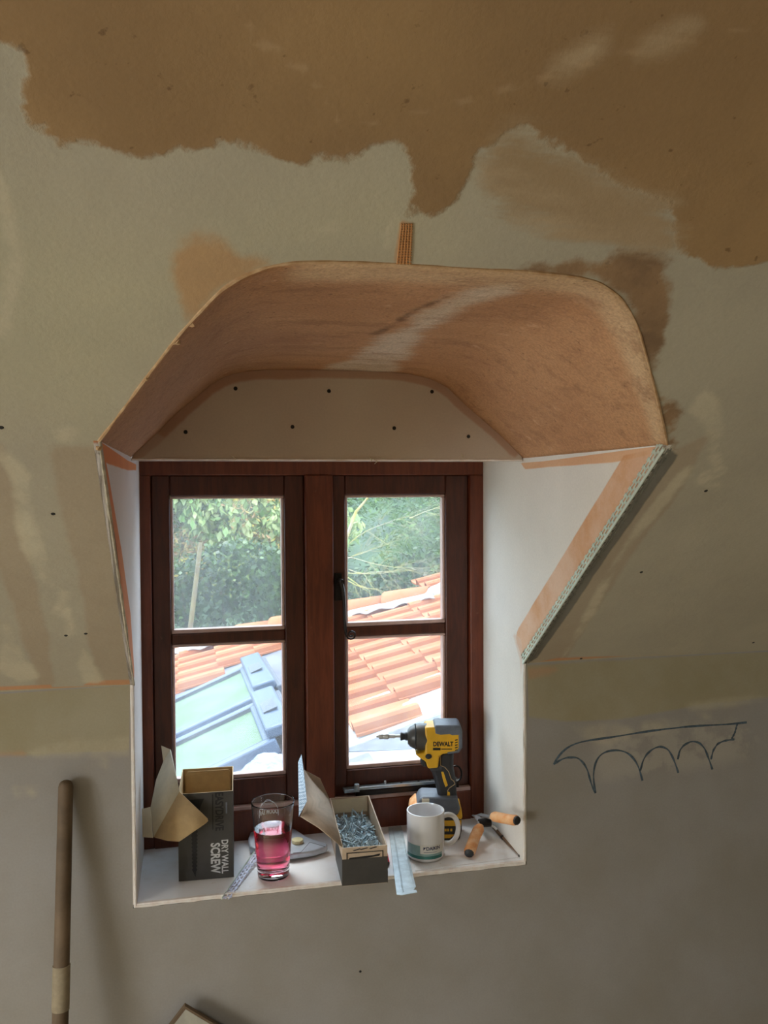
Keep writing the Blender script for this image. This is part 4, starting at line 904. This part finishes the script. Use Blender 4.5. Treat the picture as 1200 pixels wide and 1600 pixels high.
skylight(4.50, 5.62, 'farther of two grey framed roof windows lying in the tiled roof'); skylight(3.38, 4.36, 'nearer of two grey framed roof windows lying in the tiled roof')
# plastic bag
g = G(); N = 22; v = []
for i in range(N):
    for j in range(N):
        a, b = i/(N-1), j/(N-1); p = V((.36+.42*a, 2.98+.30*b, 0)); hh = .09*math.sin(PI*min(1, a*1.2))*math.sin(PI*b)**.6 + .03*mnoise.noise(V((a*5, b*5, 2)))+.012*mnoise.noise(V((a*14, b*14, 1)))
        v.append(RM @ R_(p.x, p.y, max(.0, hh)+.004))
g.add(v, [(i*N+j, (i+1)*N+j, (i+1)*N+j+1, i*N+j+1) for i in range(N-1) for j in range(N-1)])
o = g.obj('plastic_bag', M['bag'], None, smooth=30); tag(o, 'crumpled pale plastic bag lying on the grey flashing below the roof windows', 'bag')
o = link('broken_tile', tm); o.matrix_world = RM @ Matrix.Translation(R_(.12, 2.98, -.02)) @ Matrix.Scale(.35, 4); tag(o, 'small broken piece of terracotta tile on the grey flashing beside the plastic bag', 'tile piece')

struct('ground', G().box((-25, 1.2, -3.4), (25, 40, -3.3)), mat('grass ground', (96, 112, 70), .9, scale=3))
struct('hill', G().prism([(-25, 20, -3.4), (25, 20, -3.4), (25, 33, 9), (-25, 33, 9)], (0, 1, -1)), mat('overgrown bank', (70, 92, 58), .9, rgb2=(40, 58, 38), scale=1.2, bstr=.8, bdist=.3))
struct('wall_annexe', G().box((-3, .5, -3.4), (3.3, 7.4, -1.9)), M['render'])

def leaf_mat(name, c, c2):
    t = NT(name); n = t.noise(1.3, 3); n2 = t.noise(9, 2); g_ = t.n('ShaderNodeNewGeometry')
    col = t.mix(g_.outputs['Random Per Island'], lin(c), lin(c2)); col = t.mix(t.maprange(n, .35, .65, 0, .35), col, tuple(v*.5 for v in lin(c)))
    d = t.n('ShaderNodeBsdfPrincipled'); t.l(col, d.inputs['Base Color']); d.inputs['Roughness'].default_value = .45
    tr = t.n('ShaderNodeBsdfTranslucent'); t.l(col, tr.inputs[0]); m = t.n('ShaderNodeMixShader'); m.inputs[0].default_value = .35
    t.l(d.outputs[0], m.inputs[1]); t.l(tr.outputs[0], m.inputs[2]); t.l(m.outputs[0], t.out.inputs[0]); return t.m
def leaves(name, pts, size, material, parent, droop=.5, aspect=.45):
    n = len(pts); pts = np.asarray(pts); th = RNG.uniform(0, 2*PI, n); el = RNG.normal(-droop, .5, n)
    d = np.c_[np.cos(th)*np.cos(el), np.sin(th)*np.cos(el), np.sin(el)]; s = np.cross(d, RNG.normal(0, 1, (n, 3))+[0, 0, 1.2]); s /= np.linalg.norm(s, axis=1)[:, None]; nm = np.cross(d, s)
    L = size*RNG.uniform(.6, 1.25, n)[:, None]; w_ = L*aspect
    a = pts; b = pts+d*L*.45+s*w_*.5+nm*L*.08; c = pts+d*L; e_ = pts+d*L*.45-s*w_*.5+nm*L*.08
    v = np.stack([a, b, c, e_], 1).reshape(-1, 3); idx = np.arange(n)[:, None]*4
    f = np.concatenate([idx+[0, 1, 2], idx+[0, 2, 3]], 1).reshape(-1, 3)
    me = bpy.data.meshes.new(name); me.vertices.add(len(v)); me.vertices.foreach_set('co', v.astype(np.float32).ravel()); me.loops.add(f.size); me.loops.foreach_set('vertex_index', f.astype(np.int32).ravel())
    me.polygons.add(len(f)); me.polygons.foreach_set('loop_start', np.arange(0, f.size, 3, dtype=np.int32)); me.materials.append(material); me.update(calc_edges=True); me.validate()
    o = link(name, me, parent); o['kind'] = 'stuff'; return o
def cloud(c, r, n, shell=.5):
    d = RNG.normal(0, 1, (n, 3)); d /= np.linalg.norm(d, axis=1)[:, None]; q = (shell+(1-shell)*RNG.uniform(0, 1, n))[:, None]
    p = np.array(c)+d*np.array(r)*q
    return p
def clumpy(c, r, nc, n, rr):
    cs = cloud(c, r, nc, .6); out = []
    for k in cs: out.append(cloud(k, (rr*RNG.uniform(.6, 1.3),)*3, n//nc, .3))
    return np.concatenate(out)
def branch(g, p, d, L, r, depth, rnd, spread=.7):
    pts = [V(p)]; d = V(d).normalized(); n = 6
    for i in range(n): d = (d+V((rnd.gauss(0, .16), rnd.gauss(0, .10), rnd.gauss(-.01, .14)))).normalized(); pts.append(pts[-1]+d*L/n)
    g.tube(pts, [r*(1-.6*i/n) for i in range(n+1)], 5)
    if depth:
        for i in range(2, n+1):
            for _ in range(1 if i < n else 2):
                a = V((rnd.gauss(0, spread), rnd.gauss(0, spread*.5), rnd.gauss(0, spread))); branch(g, pts[i], d+a, L*rnd.uniform(.35, .6), r*(1-.6*i/n)*.65, depth-1, rnd, spread)
# left: big-leaved shrub with pale drooping leaves and a cut trunk
def dirpt(px, py, dist): d = ray(px, py); return CAM + d*dist
sh = thing('broadleaf_shrub', 'pale broad-leaved shrub with drooping leaves behind the roof, filling the left window light', 'shrub', (0.4, 11.6, -3.3)); off = np.array([.4, 11.6, -3.3])
P = np.concatenate([clumpy(np.array([.45, 11.5, .40]), (2.2, .6, 1.1), 60, 9000, .32)]) - off
leaves('foliage', P, .15, leaf_mat('pale green leaf', (124, 160, 84), (196, 198, 136)), sh, 1.0, .55)
P = clumpy(np.array([.45, 11.4, .5]), (2.1, .6, 1.1), 50, 5000, .3) - off; leaves('young_shoots', P, .10, leaf_mat('pinkish yellow leaf', (188, 138, 104), (190, 176, 70)), sh, .2, .35)
g = G(); rnd = random.Random(3); a = V(dirpt(311, 868, 9.0)); b = V(dirpt(303, 935, 9.0)); dd = (b-a); o_ = V(off)
g.tube([a+dd*-.3-o_, a-o_, b-o_, b+dd*5-o_], [.022, .024, .026, .03], 10)
for k in range(5): branch(g, V((rnd.uniform(-1, 1.2), rnd.uniform(-.3, .3), 2.6)), (rnd.gauss(0, .4), -.2, 1), 1.3, .03, 2, rnd)
g.obj('trunk', mat('lichened bark', (92, 82, 64), .9, rgb2=(112, 104, 70), scale=9), sh, smooth=60)
# dark ivy hedge below
iv = thing('ivy_hedge', 'dark glossy ivy hedge just beyond the roof ridge, below the pale shrub', 'hedge', (1.2, 9.9, -3.3)); off = np.array([1.2, 9.9, -3.3])
xs = RNG.uniform(-2.2, 5.2, 26000); zs = RNG.uniform(-2.2, -.10, 26000)**1; P = np.c_[xs, 9.35+RNG.normal(0, .14, 26000)+.12*np.sin(xs*3)+.10*np.sin(zs*7+xs*2), zs+.22*np.sin(xs*2.2)] - off
leaves('foliage', P, .085, leaf_mat('dark ivy leaf', (36, 58, 34), (84, 112, 52)), iv, .6, .75)
g = G()
for k in range(14): x = -2+k*.5; g.tube([V((x, 9.95, -3.3))-V(off), V((x+.1, 9.9, -2))-V(off), V((x-.05, 9.85, -.5))-V(off)], [.04, .03, .015], 6)
g.obj('stem', M['pole'], iv)
# right: soft evergreens behind, bare lichened branches before them
for (x, y, z0, rx, rz, lab, c, c2) in ((3.2, 13.6, .1, 2.6, 2.3, 'soft dark evergreen tree behind the bare branches, left one of the pair', (68, 104, 50), (124, 152, 70)), (6.6, 17.0, .5, 2.6, 2.4, 'soft dark evergreen tree at the right edge of the view', (68, 104, 60), (104, 140, 76)), (-.6, 17.2, .6, 3.2, 3.0, 'evergreen tree behind the pale shrub at the left edge of the view', (72, 100, 64), (110, 138, 80))):
    tr = thing('evergreen_tree', lab, 'tree', (x, y, -3.3), group='evergreens at the back'); off = np.array([x, y, -3.3])
    P = clumpy(np.array([x, y, z0]), (rx, 1.0, rz), 170, 20000, .5) - off; leaves('foliage', P, .13, leaf_mat('evergreen spray', c, c2), tr, .1, .35)
    g = G(); g.tube([(0, .3, 0), (.05, .3, 1.0), (0, .3, 2.0)], [.16, .12, .08], 8); g.obj('trunk', M['pole'], tr)
bt_ = thing('bare_branched_tree', 'bare yellow-lichened tree branches reaching in front of the evergreens in the right window light', 'tree', (1.9, 8.6, -3.3)); off = V((1.9, 8.6, -3.3))
g = G(); rnd = random.Random(11); base = V(dirpt(520, 900, 8.8))
g.tube([V((0, 0, 0)), V((.05, 0, 1.6)), base-off+V((-.1, 0, -.6)), base-off, V(dirpt(556, 800, 8.8))-off, V(dirpt(585, 765, 8.8))-off], [.09, .07, .045, .026, .014, .007], 8)
for (x0, y0, x1, y1, L) in ((530, 880, 600, 862, .55), (535, 895, 640, 905, .6), (540, 900, 590, 930, .5), (545, 850, 605, 800, .7), (538, 870, 640, 880, .75), (535, 905, 575, 925, .35), (556, 800, 600, 780, .5), (640, 810, 700, 780, .5), (545, 890, 600, 905, .5)):
    a = V(dirpt(x0, y0, 8.8)); b = V(dirpt(x1, y1, 8.6)); branch(g, a-off, b-a, L*1.1, .0048, 3, rnd, .55)
g.obj('branches', mat('yellow lichened bark', (150, 146, 128), .9, rgb2=(168, 158, 76), scale=5), bt_, smooth=60)
